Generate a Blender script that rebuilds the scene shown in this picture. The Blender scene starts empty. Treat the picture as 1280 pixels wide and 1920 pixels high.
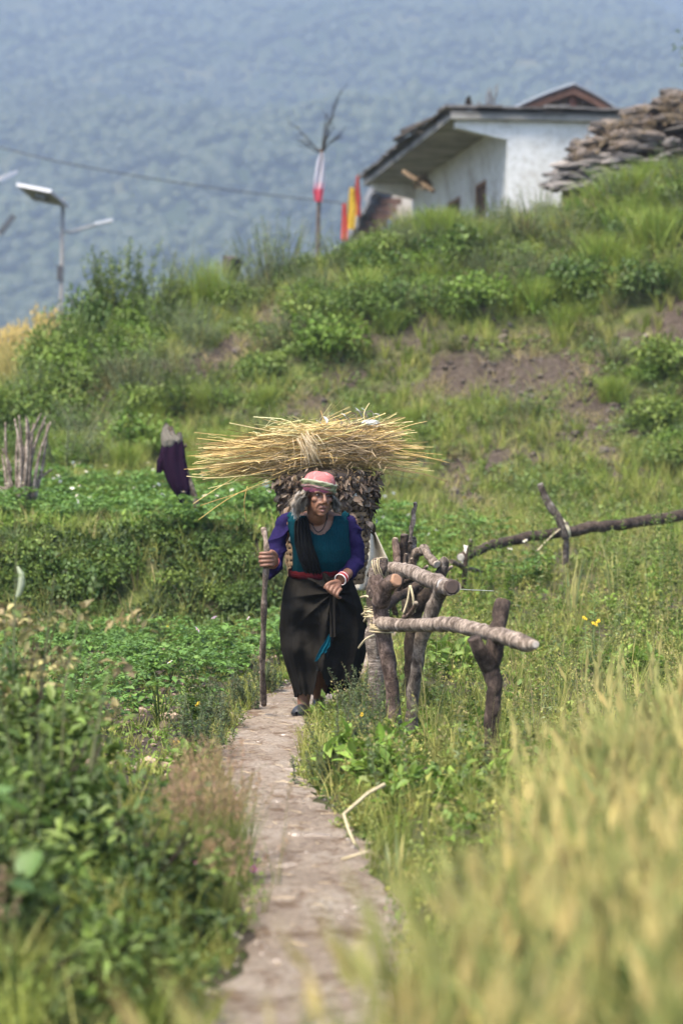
import bpy, bmesh, math, random
import numpy as np
from mathutils import Vector, Matrix

# ------------------------------------------------------------------ camera, sky, sun, exposure
SC = bpy.context.scene
COL = SC.collection
FPX = 4620.0            # focal length in photo pixels (photo 1280 x 1920)
CAMZ, HOR = 1.5, 850.0  # eye height, horizon row in the photo
cam_d = bpy.data.cameras.new('camera')
cam = bpy.data.objects.new('camera', cam_d); COL.objects.link(cam)
cam.location = (0, 0, CAMZ); cam.rotation_euler = (math.radians(90), 0, 0)
cam_d.sensor_fit = 'VERTICAL'; cam_d.sensor_height = 36.0; cam_d.sensor_width = 24.0
cam_d.lens = FPX / 1920 * 36.0
cam_d.shift_y = -(960 - HOR) / 1920
cam_d.clip_start = 0.1; cam_d.clip_end = 20000
cam_d.dof.use_dof = True; cam_d.dof.focus_distance = 13.75; cam_d.dof.aperture_fstop = 2.3
cam_d.dof.aperture_blades = 0
SC.camera = cam

SUN_EL, SUN_AZ = math.radians(62), math.radians(222)   # azimuth clockwise from +Y (222: left, a little behind the camera)
world = bpy.data.worlds.new('World'); SC.world = world; world.use_nodes = True
wn = world.node_tree.nodes; wl = world.node_tree.links
bg = wn['Background']; bg.inputs['Strength'].default_value = 0.13
sky = wn.new('ShaderNodeTexSky'); sky.sky_type = 'NISHITA'; sky.sun_disc = False
sky.sun_elevation = SUN_EL; sky.sun_rotation = SUN_AZ
sky.air_density = 1.0; sky.dust_density = 5.0; sky.ozone_density = 1.0; sky.altitude = 1500
wl.new(sky.outputs[0], bg.inputs['Color'])

sun_d = bpy.data.lights.new('sun', 'SUN'); sun = bpy.data.objects.new('sun', sun_d); COL.objects.link(sun)
sun_d.energy = 2.9; sun_d.angle = math.radians(28); sun_d.color = (1.0, 0.91, 0.76)
sd = Vector((math.sin(SUN_AZ) * math.cos(SUN_EL), math.cos(SUN_AZ) * math.cos(SUN_EL), math.sin(SUN_EL)))
sun.rotation_euler = (-sd).to_track_quat('-Z', 'Y').to_euler(); sun.location = (0, 0, 60)

SC.view_settings.view_transform = 'Standard'; SC.view_settings.look = 'None'
SC.view_settings.exposure = 2.7; SC.view_settings.gamma = 1.0
SC.view_settings.use_curve_mapping = False
SC.render.engine = 'CYCLES'
SC.cycles.use_denoising = True
SC.cycles.max_bounces = 5; SC.cycles.diffuse_bounces = 3; SC.cycles.glossy_bounces = 2
SC.cycles.transmission_bounces = 3; SC.cycles.transparent_max_bounces = 4; SC.cycles.volume_bounces = 1

# ------------------------------------------------------------------ helpers
rng = np.random.default_rng(7)
random.seed(7)
def W(px, py, Y):                       # a point of the place: photo direction at a known distance
    return np.array(((px - 640) / FPX * Y, Y, CAMZ - (py - HOR) / FPX * Y))
def sstep(a, b, x):
    t = np.clip((np.asarray(x, float) - a) / (b - a), 0, 1); return t * t * (3 - 2 * t)
def _h(ix, iy, s):
    n = (ix.astype(np.int64) * 374761393 + iy.astype(np.int64) * 668265263 + s * 1274126177) & 0xffffffff
    n = ((n ^ (n >> 13)) * 1274126177) & 0xffffffff
    n = (n ^ (n >> 16)) & 0xffffffff
    return n / 4294967295.0
def vnoise(x, y, s=0):
    x = np.asarray(x, float); y = np.asarray(y, float)
    ix = np.floor(x); iy = np.floor(y); fx = x - ix; fy = y - iy
    fx = fx * fx * (3 - 2 * fx); fy = fy * fy * (3 - 2 * fy)
    ix = ix.astype(np.int64); iy = iy.astype(np.int64)
    return ((_h(ix, iy, s) * (1 - fx) + _h(ix + 1, iy, s) * fx) * (1 - fy)
            + (_h(ix, iy + 1, s) * (1 - fx) + _h(ix + 1, iy + 1, s) * fx) * fy) * 2 - 1
def fbm(x, y, o=4, s=0):
    r = 0; a = 1.0; t = 0
    for k in range(o):
        r = r + a * vnoise(x * 2 ** k + 17.3 * k, y * 2 ** k - 9.1 * k, s + k); t += a; a *= .5
    return r / t

class MB:                               # collects geometry for ONE mesh object
    def __init__(s): s.V = []; s.L = []; s.N = []; s.C = []; s.nv = 0; s.S = []
    def add(s, V, F, C=None, smooth=True):
        V = np.asarray(V, float).reshape(-1, 3); F = np.asarray(F, np.int64)
        s.V.append(V); s.L.append((F + s.nv).ravel()); s.N.append(np.full(len(F), F.shape[1])); s.nv += len(V)
        s.S.append(np.full(len(F), smooth))
        if C is None: C = (1, 1, 1)
        C = np.asarray(C, float)
        if C.ndim == 1: C = np.tile(C, (len(V), 1))
        s.C.append(C[:, :3])
        return s
    def mesh(s, name, mat):
        V = np.concatenate(s.V); L = np.concatenate(s.L); N = np.concatenate(s.N); C = np.concatenate(s.C); S = np.concatenate(s.S)
        me = bpy.data.meshes.new(name)
        me.vertices.add(len(V)); me.vertices.foreach_set('co', V.astype(np.float32).ravel())
        me.loops.add(len(L)); me.loops.foreach_set('vertex_index', L.astype(np.int32))
        me.polygons.add(len(N))
        me.polygons.foreach_set('loop_start', np.concatenate(([0], np.cumsum(N)[:-1])).astype(np.int32))
        me.update(calc_edges=True)
        me.polygons.foreach_set('use_smooth', S.astype(bool))
        a = me.color_attributes.new('Col', 'FLOAT_COLOR', 'POINT')
        a.data.foreach_set('color', np.concatenate([C, np.ones((len(C), 1))], 1).astype(np.float32).ravel())
        if mat: me.materials.append(mat)
        return me
    def build(s, name, mat, parent=None, **k):
        o = bpy.data.objects.new(name, s.mesh(name, mat)); COL.objects.link(o)
        if parent: o.parent = parent
        return tag(o, **k)
def tag(o, label=None, cat=None, group=None, kind=None):
    if label: o['label'] = label
    if cat: o['category'] = cat
    if group: o['group'] = group
    if kind: o['kind'] = kind
    return o
def empty(name, loc, rz=0, **k):
    o = bpy.data.objects.new(name, None); COL.objects.link(o)
    o.location = loc; o.rotation_euler = (0, 0, rz); o.empty_display_size = .1
    return tag(o, **k)
def copy_tree(o, parent=None):
    c = o.copy(); COL.objects.link(c)
    if parent: c.parent = parent
    for ch in [x for x in o.children]:
        copy_tree(ch, c)
    return c
def norm(v):
    v = np.asarray(v, float); return v / np.maximum(np.linalg.norm(v, axis=-1, keepdims=True), 1e-9)

def leaves(P, D, U, L, Wd, C, quad=False, droop=.25, fold=.18):
    """N leaves: base P, along D, face normal about U."""
    P = np.asarray(P, float); N = len(P); D = norm(D); S = norm(np.cross(D, U)); U = norm(np.cross(S, D))
    L = np.broadcast_to(np.asarray(L, float), (N,))[:, None]; Wd = np.broadcast_to(np.asarray(Wd, float), (N,))[:, None]
    C = np.asarray(C, float); C = np.broadcast_to(C, (N, 3))
    m = P + D * L * .42
    tip = P + D * L - U * L * droop
    r = m + S * Wd * .5 + U * Wd * fold; l = m - S * Wd * .5 + U * Wd * fold
    if quad:
        V = np.stack([P, r, tip, l], 1).reshape(-1, 3)
        F = np.arange(N * 4).reshape(N, 4); k = 4
    else:
        q = P + D * L * .74 - U * L * droop * .4
        r2 = q + S * Wd * .34 + U * Wd * fold * .7; l2 = q - S * Wd * .34 + U * Wd * fold * .7
        V = np.stack([P, r, r2, tip, l2, l, m], 1).reshape(-1, 3); k = 7
        b = (np.arange(N) * 7)[:, None, None]
        F = (np.array([[0, 1, 2, 6], [6, 2, 3, 3], [0, 6, 4, 5], [6, 3, 4, 4]])[None] + b)
        F = (np.array([[0, 1, 2], [0, 2, 6], [6, 2, 3], [0, 4, 5], [0, 6, 4], [6, 3, 4]])[None] + b).reshape(-1, 3)
    return V, F, np.repeat(C, k, 0)

def ribbons(A, B, bend, w0, C, n=3, w1=.15, side=None, C2=None):
    """N tapering blades from A to B, bent by vector 'bend' at the middle."""
    A = np.asarray(A, float); B = np.asarray(B, float); N = len(A)
    bend = np.broadcast_to(np.asarray(bend, float), (N, 3)); M = (A + B) / 2 + bend
    if side is None:
        a = rng.uniform(0, math.pi, N); side = np.stack([np.cos(a), np.sin(a) * .7, np.zeros(N)], 1)
    w0 = np.broadcast_to(np.asarray(w0, float), (N,))[:, None]
    C = np.broadcast_to(np.asarray(C, float), (N, 3)); C2 = C if C2 is None else np.broadcast_to(np.asarray(C2, float), (N, 3))
    rows = []; cols = []
    for i in range(n + 1):
        t = i / n; p = A * (1 - t) ** 2 + M * 2 * t * (1 - t) + B * t * t
        w = w0 * (1 - (1 - w1) * t ** 1.5) * .5
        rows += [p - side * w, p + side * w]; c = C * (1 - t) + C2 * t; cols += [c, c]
    V = np.stack(rows, 1).reshape(-1, 3); k = 2 * (n + 1)
    f = np.array([[2 * i, 2 * i + 1, 2 * i + 3, 2 * i + 2] for i in range(n)])
    F = (f[None] + (np.arange(N) * k)[:, None, None]).reshape(-1, 4)
    return V, F, np.stack(cols, 1).reshape(-1, 3)

def tube(pts, rad, n=8, cap=True, rough=0, seed=0, ell=None):
    """closed tube along pts (k,3)."""
    pts = np.asarray(pts, float); k = len(pts); rad = np.broadcast_to(np.asarray(rad, float), (k,))
    T = norm(np.gradient(pts, axis=0)); up = np.array((0, 0, 1.0)) if abs(T[0][2]) < .9 else np.array((0, 1.0, 0))
    r_ = np.random.default_rng(seed); V = []
    a = np.arange(n) / n * 2 * math.pi
    X = norm(np.cross(up, T[0]))
    for i in range(k):
        X = norm(X - T[i] * np.dot(X, T[i])); Yv = np.cross(T[i], X)
        rr = rad[i] * (1 + rough * r_.uniform(-1, 1, n))
        V.append(pts[i] + (np.cos(a) * rr)[:, None] * X + (np.sin(a) * rr)[:, None] * Yv)
    V = np.concatenate(V)
    F = [[i * n + j, i * n + (j + 1) % n, (i + 1) * n + (j + 1) % n, (i + 1) * n + j] for i in range(k - 1) for j in range(n)]
    V = np.vstack([V, pts[:1], pts[-1:]]); c0 = k * n
    T3 = []
    if cap:
        T3 = [[c0, (j + 1) % n, j] for j in range(n)] + [[c0 + 1, (k - 1) * n + j, (k - 1) * n + (j + 1) % n] for j in range(n)]
    return V, F, T3
def add_tube(mb, pts, rad, n=8, C=(1, 1, 1), **k):
    V, F, T3 = tube(pts, rad, n, **k)
    base = mb.nv; mb.add(V, F, C)
    if T3:
        mb.L.append((np.asarray(T3) + base).ravel()); mb.N.append(np.full(len(T3), 3)); mb.S.append(np.full(len(T3), False))
def box(mb, lo, hi, C=(1, 1, 1), M=None):
    x0, y0, z0 = lo; x1, y1, z1 = hi
    V = np.array([[x0, y0, z0], [x1, y0, z0], [x1, y1, z0], [x0, y1, z0], [x0, y0, z1], [x1, y0, z1], [x1, y1, z1], [x0, y1, z1]], float)
    if M is not None: V = V @ np.array(M.to_3x3()).T + np.array(M.translation)
    mb.add(V, [[3, 2, 1, 0], [4, 5, 6, 7], [0, 1, 5, 4], [1, 2, 6, 5], [2, 3, 7, 6], [3, 0, 4, 7]], C, smooth=False)
def bez(p, n):
    """smooth path through points"""
    p = np.asarray(p, float); t = np.linspace(0, len(p) - 1, n); out = []
    for u in t:
        i = min(int(u), len(p) - 2); f = u - i
        p0 = p[max(i - 1, 0)]; p1 = p[i]; p2 = p[i + 1]; p3 = p[min(i + 2, len(p) - 1)]
        out.append(.5 * ((2 * p1) + (-p0 + p2) * f + (2 * p0 - 5 * p1 + 4 * p2 - p3) * f * f + (-p0 + 3 * p1 - 3 * p2 + p3) * f ** 3))
    return np.array(out)
def rock(mb, c, r, seed, sub=2, C=(1, 1, 1), flat=.35, rz=0):
    bm = bmesh.new(); bmesh.ops.create_icosphere(bm, subdivisions=sub, radius=1)
    V = np.array([v.co[:] for v in bm.verts]); F = np.array([[v.index for v in f.verts] for f in bm.faces]); bm.free()
    r_ = np.random.default_rng(seed)
    for _ in range(9):
        d = norm(r_.normal(size=3)); k = r_.uniform(.5, .85); dd = V @ d; V = V - np.maximum(dd - k, 0)[:, None] * d * .9
    V = V + r_.normal(size=V.shape) * .03
    V = V * np.asarray(r); ca, sa = math.cos(rz), math.sin(rz)
    V = V @ np.array([[ca, sa, 0], [-sa, ca, 0], [0, 0, 1]]) + np.asarray(c)
    mb.add(V, F, C, smooth=False)

# ------------------------------------------------------------------ materials
def new_mat(name):
    m = bpy.data.materials.new(name); m.use_nodes = True; nt = m.node_tree
    return m, nt, nt.nodes, nt.links, nt.nodes['Principled BSDF']
def noise_node(n, l, scale, detail=6, rough=.6, co=None, dist=0):
    t = n.new('ShaderNodeTexNoise'); t.inputs['Scale'].default_value = scale; t.inputs['Detail'].default_value = detail
    t.inputs['Roughness'].default_value = rough; t.inputs['Distortion'].default_value = dist
    if co is not None: l.new(co, t.inputs['Vector'])
    return t
def ramp(n, l, fac, stops):
    r = n.new('ShaderNodeValToRGB'); l.new(fac, r.inputs[0]); e = r.color_ramp.elements
    while len(e) < len(stops): e.new(.5)
    for q, (p, c) in zip(e, stops): q.position = p; q.color = (*c, 1)
    return r
def mixc(n, l, fac, a, b, mode='MIX'):
    m = n.new('ShaderNodeMix'); m.data_type = 'RGBA'; m.blend_type = mode
    for i, v in ((0, fac), (6, a), (7, b)):
        if isinstance(v, (int, float)): m.inputs[i].default_value = v
        elif isinstance(v, tuple): m.inputs[i].default_value = (*v, 1)
        else: l.new(v, m.inputs[i])
    return m.outputs[2]
def bump(n, l, p, h, strength=.4, dist=.02):
    b = n.new('ShaderNodeBump'); b.inputs['Strength'].default_value = strength; b.inputs['Distance'].default_value = dist
    l.new(h, b.inputs['Height']); l.new(b.outputs[0], p.inputs['Normal']); return b
def leaf_mat(name, rough=.55, transl=.3, spec=.3, var=.25):
    m, nt, n, l, p = new_mat(name)
    a = n.new('ShaderNodeAttribute'); a.attribute_name = 'Col'
    tc = n.new('ShaderNodeTexCoord'); ns = noise_node(n, l, 9, 3, .6, tc.outputs['Object'])
    r = ramp(n, l, ns.outputs['Fac'], [(.3, (1 - var,) * 3), (.7, (1 + var * .6, 1 + var * .6, 1 - var * .2))])
    c = mixc(n, l, 1.0, a.outputs['Color'], r.outputs[0], 'MULTIPLY')
    l.new(c, p.inputs['Base Color']); p.inputs['Roughness'].default_value = rough; p.inputs['Specular IOR Level'].default_value = spec
    tr = n.new('ShaderNodeBsdfTranslucent'); l.new(c, tr.inputs['Color'])
    mx = n.new('ShaderNodeMixShader'); mx.inputs[0].default_value = transl
    l.new(p.outputs[0], mx.inputs[1]); l.new(tr.outputs[0], mx.inputs[2])
    l.new(mx.outputs[0], n['Material Output'].inputs['Surface'])
    return m
def attr_mat(name, rough=.85, nscale=30, var=.3, bs=.4, bd=.01, spec=.2, stretch=(1, 1, 1), sheen=0):
    """vertex colour x fine noise, with bump"""
    m, nt, n, l, p = new_mat(name)
    a = n.new('ShaderNodeAttribute'); a.attribute_name = 'Col'
    tc = n.new('ShaderNodeTexCoord'); mp = n.new('ShaderNodeMapping'); mp.inputs['Scale'].default_value = stretch
    l.new(tc.outputs['Object'], mp.inputs[0])
    ns = noise_node(n, l, nscale, 8, .65, mp.outputs[0])
    r = ramp(n, l, ns.outputs['Fac'], [(.25, (1 - var,) * 3), (.75, (1 + var,) * 3)])
    l.new(mixc(n, l, 1.0, a.outputs['Color'], r.outputs[0], 'MULTIPLY'), p.inputs['Base Color'])
    p.inputs['Roughness'].default_value = rough; p.inputs['Specular IOR Level'].default_value = spec
    if sheen: p.inputs['Sheen Weight'].default_value = sheen
    if bs: bump(n, l, p, ns.outputs['Fac'], bs, bd)
    return m
M_LEAF = leaf_mat('foliage')
M_GRASS = leaf_mat('grass_blades', .6, .35, .2, .2)
M_WHEAT = leaf_mat('ripening_wheat', .6, .3, .2, .15)
M_STRAW = attr_mat('straw', .6, 60, .25, 0, spec=.3)
M_SOILA = attr_mat('tinted_soil', .95, 14, .35, .9, .04)
M_STONE = attr_mat('stone', .9, 9, .4, .8, .02)
M_PAINT = attr_mat('plain_paint', .6, 40, .12, 0)
M_CLOTH = attr_mat('cloth', 1.0, 160, .38, .6, .004, spec=.04)
M_PETAL = leaf_mat('petals', .6, .35, .2, .05)

def bark_mat(name, stops, scale=(1, 1, .25), sc=14, bs=.9):
    m, nt, n, l, p = new_mat(name)
    a = n.new('ShaderNodeAttribute'); a.attribute_name = 'Col'
    tc = n.new('ShaderNodeTexCoord'); mp = n.new('ShaderNodeMapping'); mp.inputs['Scale'].default_value = scale
    l.new(tc.outputs['Object'], mp.inputs[0])
    n1 = noise_node(n, l, sc, 10, .78, mp.outputs[0], 1.2); n2 = noise_node(n, l, sc * .45, 6, .7, tc.outputs['Object'], .8)
    r = ramp(n, l, n1.outputs['Fac'], stops)
    r2 = ramp(n, l, n2.outputs['Fac'], [(.36, (.42, .37, .33)), (.5, (.9, .86, .82)), (.62, (1.5, 1.47, 1.42))])
    c = mixc(n, l, 1.0, r.outputs[0], r2.outputs[0], 'MULTIPLY')
    l.new(mixc(n, l, 1.0, c, a.outputs['Color'], 'MULTIPLY'), p.inputs['Base Color'])
    p.inputs['Roughness'].default_value = .85; p.inputs['Specular IOR Level'].default_value = .2
    bump(n, l, p, n1.outputs['Fac'], bs, .03)
    return m
M_BARK = bark_mat('weathered_bark', [(.32, (.022, .017, .013)), (.46, (.095, .077, .063)), (.58, (.20, .172, .15)), (.72, (.33, .295, .265))], (1, 1, .6), 26)
M_BARKD = bark_mat('dark_bark', [(.3, (.010, .008, .006)), (.5, (.05, .039, .031)), (.66, (.11, .09, .075)), (.8, (.19, .16, .14))], (1, 1, .6), 26)
M_BIRCH = bark_mat('banded_bark', [(.35, (.035, .027, .023)), (.5, (.11, .088, .072)), (.6, (.22, .19, .165)), (.75, (.31, .275, .25))], (1, 1, 4), 16, .6)
M_CUT = attr_mat('cut_wood', .8, 25, .25, .3, .004)
# ------------------------------------------------------------------ the lie of the land
_rx = np.array([-900, -60, 40, 85, 130, 200, 300, 400, 500, 600, 700, 800, 900, 1000, 1100, 1200, 1280, 1400, 2200])
_ry = np.array([800, 745, 735, 690, 650, 618, 592, 566, 540, 506, 462, 440, 436, 424, 398, 352, 322, 290, 250.])
YB, YR = 27.0, 36.5
def bank_w(X): return 1 - sstep(-.5, .9, X)            # where the stone-edged terrace bank stands
def path_c(Y): return np.interp(Y, [-5, 4, 6.5, 8.15, 9.9, 11.5, 12.8, 14, 15.4, 17.8, 20.4, 24, 30], [-.5, -.35, -.10, -.05, -.20, -.40, -.40, -.35, -.18, .18, .22, .2, .2])
def path_w(Y): return np.interp(Y, [-5, 6.5, 8.15, 9.9, 11.5, 14, 15.4, 20, 30], [.26, .25, .25, .225, .205, .22, .26, .2, .2])
def H(X, Y):
    X = np.asarray(X, float); Y = np.asarray(Y, float)
    w = bank_w(X)
    Yw = Y + .25 * vnoise(X * .9, X * 0 + 3.1, 5)
    zl = .80 * sstep(19.7, 20.9, Yw) + .25 * sstep(20.9, YB, Y)
    zr = .75 * sstep(14.5, YB, Y)
    z = w * zl + (1 - w) * zr
    z = z + .10 * sstep(.35, .6, np.abs(X - path_c(Y))) * (1 - sstep(10, 14, Y)) # verges above the path near the camera
    zb = z
    pr = np.interp(640 + FPX * X / YR, _rx, _ry)
    zt = CAMZ + (HOR - pr) / FPX * YR
    u = np.clip((Y - YB) / (YR - YB), 0, 1)
    f = np.interp(u, [0, .1, .4, .5, .62, .75, .9, 1], [0, .06, .30, .46, .68, .80, .95, 1.0])
    z = zb + (zt - zb) * f
    hill = sstep(0, .1, u)
    z = z + hill * (.26 * fbm(X * .8, Y * .8, 3, 11) + .06 * vnoise(X * 3, Y * 3, 12) + .07 * fbm(X * 4.5, Y * 4.5, 3, 13))
    z = z + (1 - hill) * .025 * fbm(X * 2.3, Y * 2.3, 3, 21) * sstep(.3, .6, np.abs(X - path_c(Y)))
    z = z - .22 * sstep(44, 75, Y) * (Y - 44) - .0 * X
    far = sstep(75, 400, Y); z = z * (1 - far) + far * (-70)
    back = sstep(2, -8, Y); z = z * (1 - back) + back * (-.2)
    return z
def HS(X, Y): return float(H(np.array([X]), np.array([Y]))[0])

def pix(X, Y, Z): return 640 + FPX * X / Y, HOR - FPX * (Z - CAMZ) / Y
_bare = [(1000, 700, 200, 70), (850, 735, 95, 44), (1085, 775, 75, 62), (520, 600, 60, 28), (385, 705, 55, 52), (190, 770, 50, 62), (590, 775, 60, 42), (290, 740, 30, 30), (700, 640, 55, 16), (640, 705, 55, 20), (450, 655, 45, 24), (290, 690, 40, 20), (760, 570, 45, 13), (900, 640, 55, 14), (1180, 640, 40, 16), (330, 800, 40, 18), (950, 860, 70, 16),
         (860, 985, 80, 45), (1130, 860, 40, 22), (960, 640, 60, 16), (1060, 1085, 130, 30), (470, 880, 25, 25), (860, 900, 35, 60)]
def bare(X, Y, Z):
    a, b = pix(X, Y, Z); r = np.zeros(len(a))
    nz = .45 * vnoise(X * 2.2, Y * 2.2 + Z * 2, 81) + .25 * vnoise(X * 6, Y * 6, 82)
    for cx, cy, rx, ry in _bare: r = np.maximum(r, 1.25 - np.hypot((a - cx) / rx, (b - cy) / ry) + nz)
    return r
def ground_mat():
    m, nt, n, l, p = new_mat('earth_and_moss')
    tc = n.new('ShaderNodeTexCoord'); o = tc.outputs['Object']
    n1 = noise_node(n, l, 1.1, 6, .65, o, .4); n2 = noise_node(n, l, 16, 8, .75, o); n3 = noise_node(n, l, 4, 5, .6, o)
    soil = ramp(n, l, n2.outputs['Fac'], [(.28, (.022, .016, .012)), (.5, (.070, .053, .041)), (.72, (.135, .108, .087))])
    green = ramp(n, l, n3.outputs['Fac'], [(.3, (.05, .065, .018)), (.7, (.12, .14, .04))])
    f = ramp(n, l, n1.outputs['Fac'], [(.40, (0, 0, 0)), (.55, (1, 1, 1))])
    at = n.new('ShaderNodeAttribute'); at.attribute_name = 'Col'; sp = n.new('ShaderNodeSeparateColor'); l.new(at.outputs['Color'], sp.inputs[0])
    fm = n.new('ShaderNodeMath'); fm.operation = 'MULTIPLY'; l.new(f.outputs[0], fm.inputs[0]); l.new(sp.outputs[0], fm.inputs[1])
    l.new(mixc(n, l, fm.outputs[0], soil.outputs[0], green.outputs[0]), p.inputs['Base Color'])
    p.inputs['Roughness'].default_value = .95; p.inputs['Specular IOR Level'].default_value = .1
    bump(n, l, p, n2.outputs['Fac'], 1.0, .06)
    return m
xs = np.unique(np.concatenate([-np.geomspace(9, 2500, 34), np.linspace(-9, 9, 190), np.geomspace(9, 2500, 34)]))
ys = np.unique(np.concatenate([-np.geomspace(2, 400, 14), np.linspace(-2, 4, 12), np.linspace(4, 48, 390), np.geomspace(48, 1100, 50)]))
GX, GY = np.meshgrid(xs, ys); GZ = H(GX, GY)
nx, ny = len(xs), len(ys)
gi = np.arange(nx * ny).reshape(ny, nx)
gx_, gy_, gz_ = GX.ravel(), GY.ravel(), GZ.ravel(); vis = (gy_ > 4) & (gy_ < 60); mask = np.zeros(len(gx_)); mask[vis] = sstep(.15, .5, bare(gx_[vis], gy_[vis], gz_[vis])) * (gy_[vis] > 24)
mask = np.maximum(mask, (gy_ > 10.3) & (gy_ < 19.8) & (gx_ < path_c(gy_)) & (gx_ > -5)); moss = np.repeat((1 - mask)[:, None], 3, 1)
gm = MB().add(np.stack([GX, GY, GZ], -1).reshape(-1, 3),
              np.stack([gi[:-1, :-1], gi[:-1, 1:], gi[1:, 1:], gi[1:, :-1]], -1).reshape(-1, 4), moss)
gm.build('ground', ground_mat(), kind='structure')

# trodden path
def path_mat():
    m, nt, n, l, p = new_mat('trodden_earth')
    tc = n.new('ShaderNodeTexCoord'); o = tc.outputs['Object']
    mp = n.new('ShaderNodeMapping'); mp.inputs['Scale'].default_value = (1, .6, 1); l.new(o, mp.inputs[0])
    n1 = noise_node(n, l, 3.2, 6, .65, mp.outputs[0], .5); n2 = noise_node(n, l, 45, 8, .75, o); n3 = noise_node(n, l, 11, 6, .7, mp.outputs[0], .3)
    base = ramp(n, l, n1.outputs['Fac'], [(.32, (.25, .193, .145)), (.5, (.345, .276, .212)), (.66, (.41, .345, .277))])
    fine = ramp(n, l, n2.outputs['Fac'], [(.3, (.5, .45, .42)), (.5, (1, 1, 1)), (.70, (1.4, 1.36, 1.32))])
    mid = ramp(n, l, n3.outputs['Fac'], [(.38, (.58, .5, .44)), (.5, (1, 1, 1))])
    c = mixc(n, l, 1.0, base.outputs[0], fine.outputs[0], 'MULTIPLY')
    l.new(mixc(n, l, 1.0, c, mid.outputs[0], 'MULTIPLY'), p.inputs['Base Color'])
    p.inputs['Roughness'].default_value = .95; p.inputs['Specular IOR Level'].default_value = .1
    mx = n.new('ShaderNodeMath'); mx.operation = 'ADD'; l.new(n3.outputs['Fac'], mx.inputs[0]); l.new(n2.outputs['Fac'], mx.inputs[1])
    bump(n, l, p, mx.outputs[0], 1.0, .05)
    return m
py_ = np.linspace(3.0, 21, 330); K = 25; pv = []
for j in range(K):
    s = (j / (K - 1) * 2 - 1)
    e = 1 + .40 * fbm(py_ * 1.7, py_ * 0 + (1 if s > 0 else 5), 4, 31) + (.12 * vnoise(py_ * 9, py_ * 0 + np.sign(s), 33))
    X = path_c(py_) + path_w(py_) * s * 1.12 * (e if abs(s) > .2 else 1)
    z = H(X, py_) + .014 * (1 - abs(s) ** 4) + .016 * fbm(X * 5, py_ * 5, 4, 34) + .004 - .03 * (abs(s) > .96)
    pv.append(np.stack([X, py_, z], 1))
pv = np.stack(pv, 1); pi_ = np.arange(pv.shape[0] * K).reshape(-1, K)
path_o = MB().add(pv.reshape(-1, 3), np.stack([pi_[:-1, :-1], pi_[:-1, 1:], pi_[1:, 1:], pi_[1:, :-1]], -1).reshape(-1, 4)).build('path', path_mat(), kind='structure')
# flat stones trodden into it
for i, (x, y, rx, ry, rz) in enumerate([(-.27, 13.75, .17, .25, .2), (-.40, 12.35, .17, .14, .5), (-.13, 15.1, .20, .3, -.3), (-.3, 11.6, .14, .12, .1), (.02, 16.0, .16, .25, -.6),
                                        (-.12, 9.6, .12, .10, .8), (-.17, 8.9, .09, .08, .3), (-.02, 8.2, .10, .08, 1.2), (-.42, 11.0, .10, .09, .9), (-.45, 14.6, .12, .15, 0)]):
    mb = MB(); rock(mb, (x, y, HS(x, y) - .004), (rx, ry, .026), 100 + i, 3, (.19, .155, .125), rz=rz); mb.build('flat_stone', M_STONE, path_o)
mb = MB()
for i in range(1300):
    y = rng.uniform(6, 18); x = path_c(y) + path_w(y) * rng.uniform(-1.15, 1.15); r = rng.uniform(.003, .010) * (1 + 1.2 * (rng.random() > .93))
    rock(mb, (x, y, HS(x, y) + .012), (r, r * rng.uniform(.7, 1.3), r * .7), i, 1, np.array((.30, .25, .21)) * rng.uniform(.5, 1.25))
mb.build('pebbles', M_STONE, path_o, kind='stuff')
mb = MB(); n_ = 260; Y = rng.uniform(6, 18, n_); X = path_c(Y) + path_w(Y) * rng.normal(0, .65, n_); A = np.stack([X, Y, H(X, Y) + .024], 1); a_ = rng.uniform(0, 6.28, n_); ln = rng.uniform(.02, .11, n_)
B = A + np.stack([np.cos(a_) * ln, np.sin(a_) * ln, rng.uniform(-.004, .008, n_)], 1)
mb.add(*ribbons(A, B, rng.normal(size=(n_, 3)) * .004, .003, np.array((.34, .26, .15)) * rng.uniform(.4, 1.3, (n_, 1)), 2, .6, np.tile((.6, .6, .5), (n_, 1)))); mb.build('straw_litter', M_STRAW, path_o, kind='stuff')

# ------------------------------------------------------------------ far wooded mountains
def mount_mat():
    m, nt, n, l, p = new_mat('mountain_wood_floor')
    tc = n.new('ShaderNodeTexCoord'); n1 = noise_node(n, l, .012, 8, .65, tc.outputs['Object'])
    r = ramp(n, l, n1.outputs['Fac'], [(.38, (.02, .03, .013)), (.52, (.035, .047, .02)), (.66, (.075, .075, .04))])
    l.new(r.outputs[0], p.inputs['Base Color']); p.inputs['Roughness'].default_value = 1; p.inputs['Specular IOR Level'].default_value = 0
    return m
FS = 1.5                                 # how far off the mountains stand
def MH(X, Y):
    X, Y = X / FS, Y / FS
    sl = (Y - 560) * .30
    gull = 62 * fbm(X * .0052 + Y * .0022, Y * .0036, 4, 51) + 8 * fbm(X * .03, Y * .03, 3, 52)
    crest = 330 - .55 * np.maximum(X - 120, 0) + .05 * np.minimum(X, 0) * 0
    crest = np.interp(X, [-2500, -900, 60, 130, 200, 300, 500, 1200, 2500], [360, 350, 330, 285, 240, 180, 110, 60, 40])
    k = 25.; z = -k * np.log(np.exp(-(sl + gull * .8) / k) + np.exp(-(crest + gull * .4) / k))
    return FS * (np.maximum(z, -90) - 60 * sstep(600, 520, Y))
def MH2(X, Y):
    X, Y = X / FS, Y / FS
    return FS * np.clip((Y - 1250) * .60 + 90 * fbm(X * .003, Y * .003, 4, 61) + 20 * fbm(X * .015, Y * .015, 3, 62), -90, 400)
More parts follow.
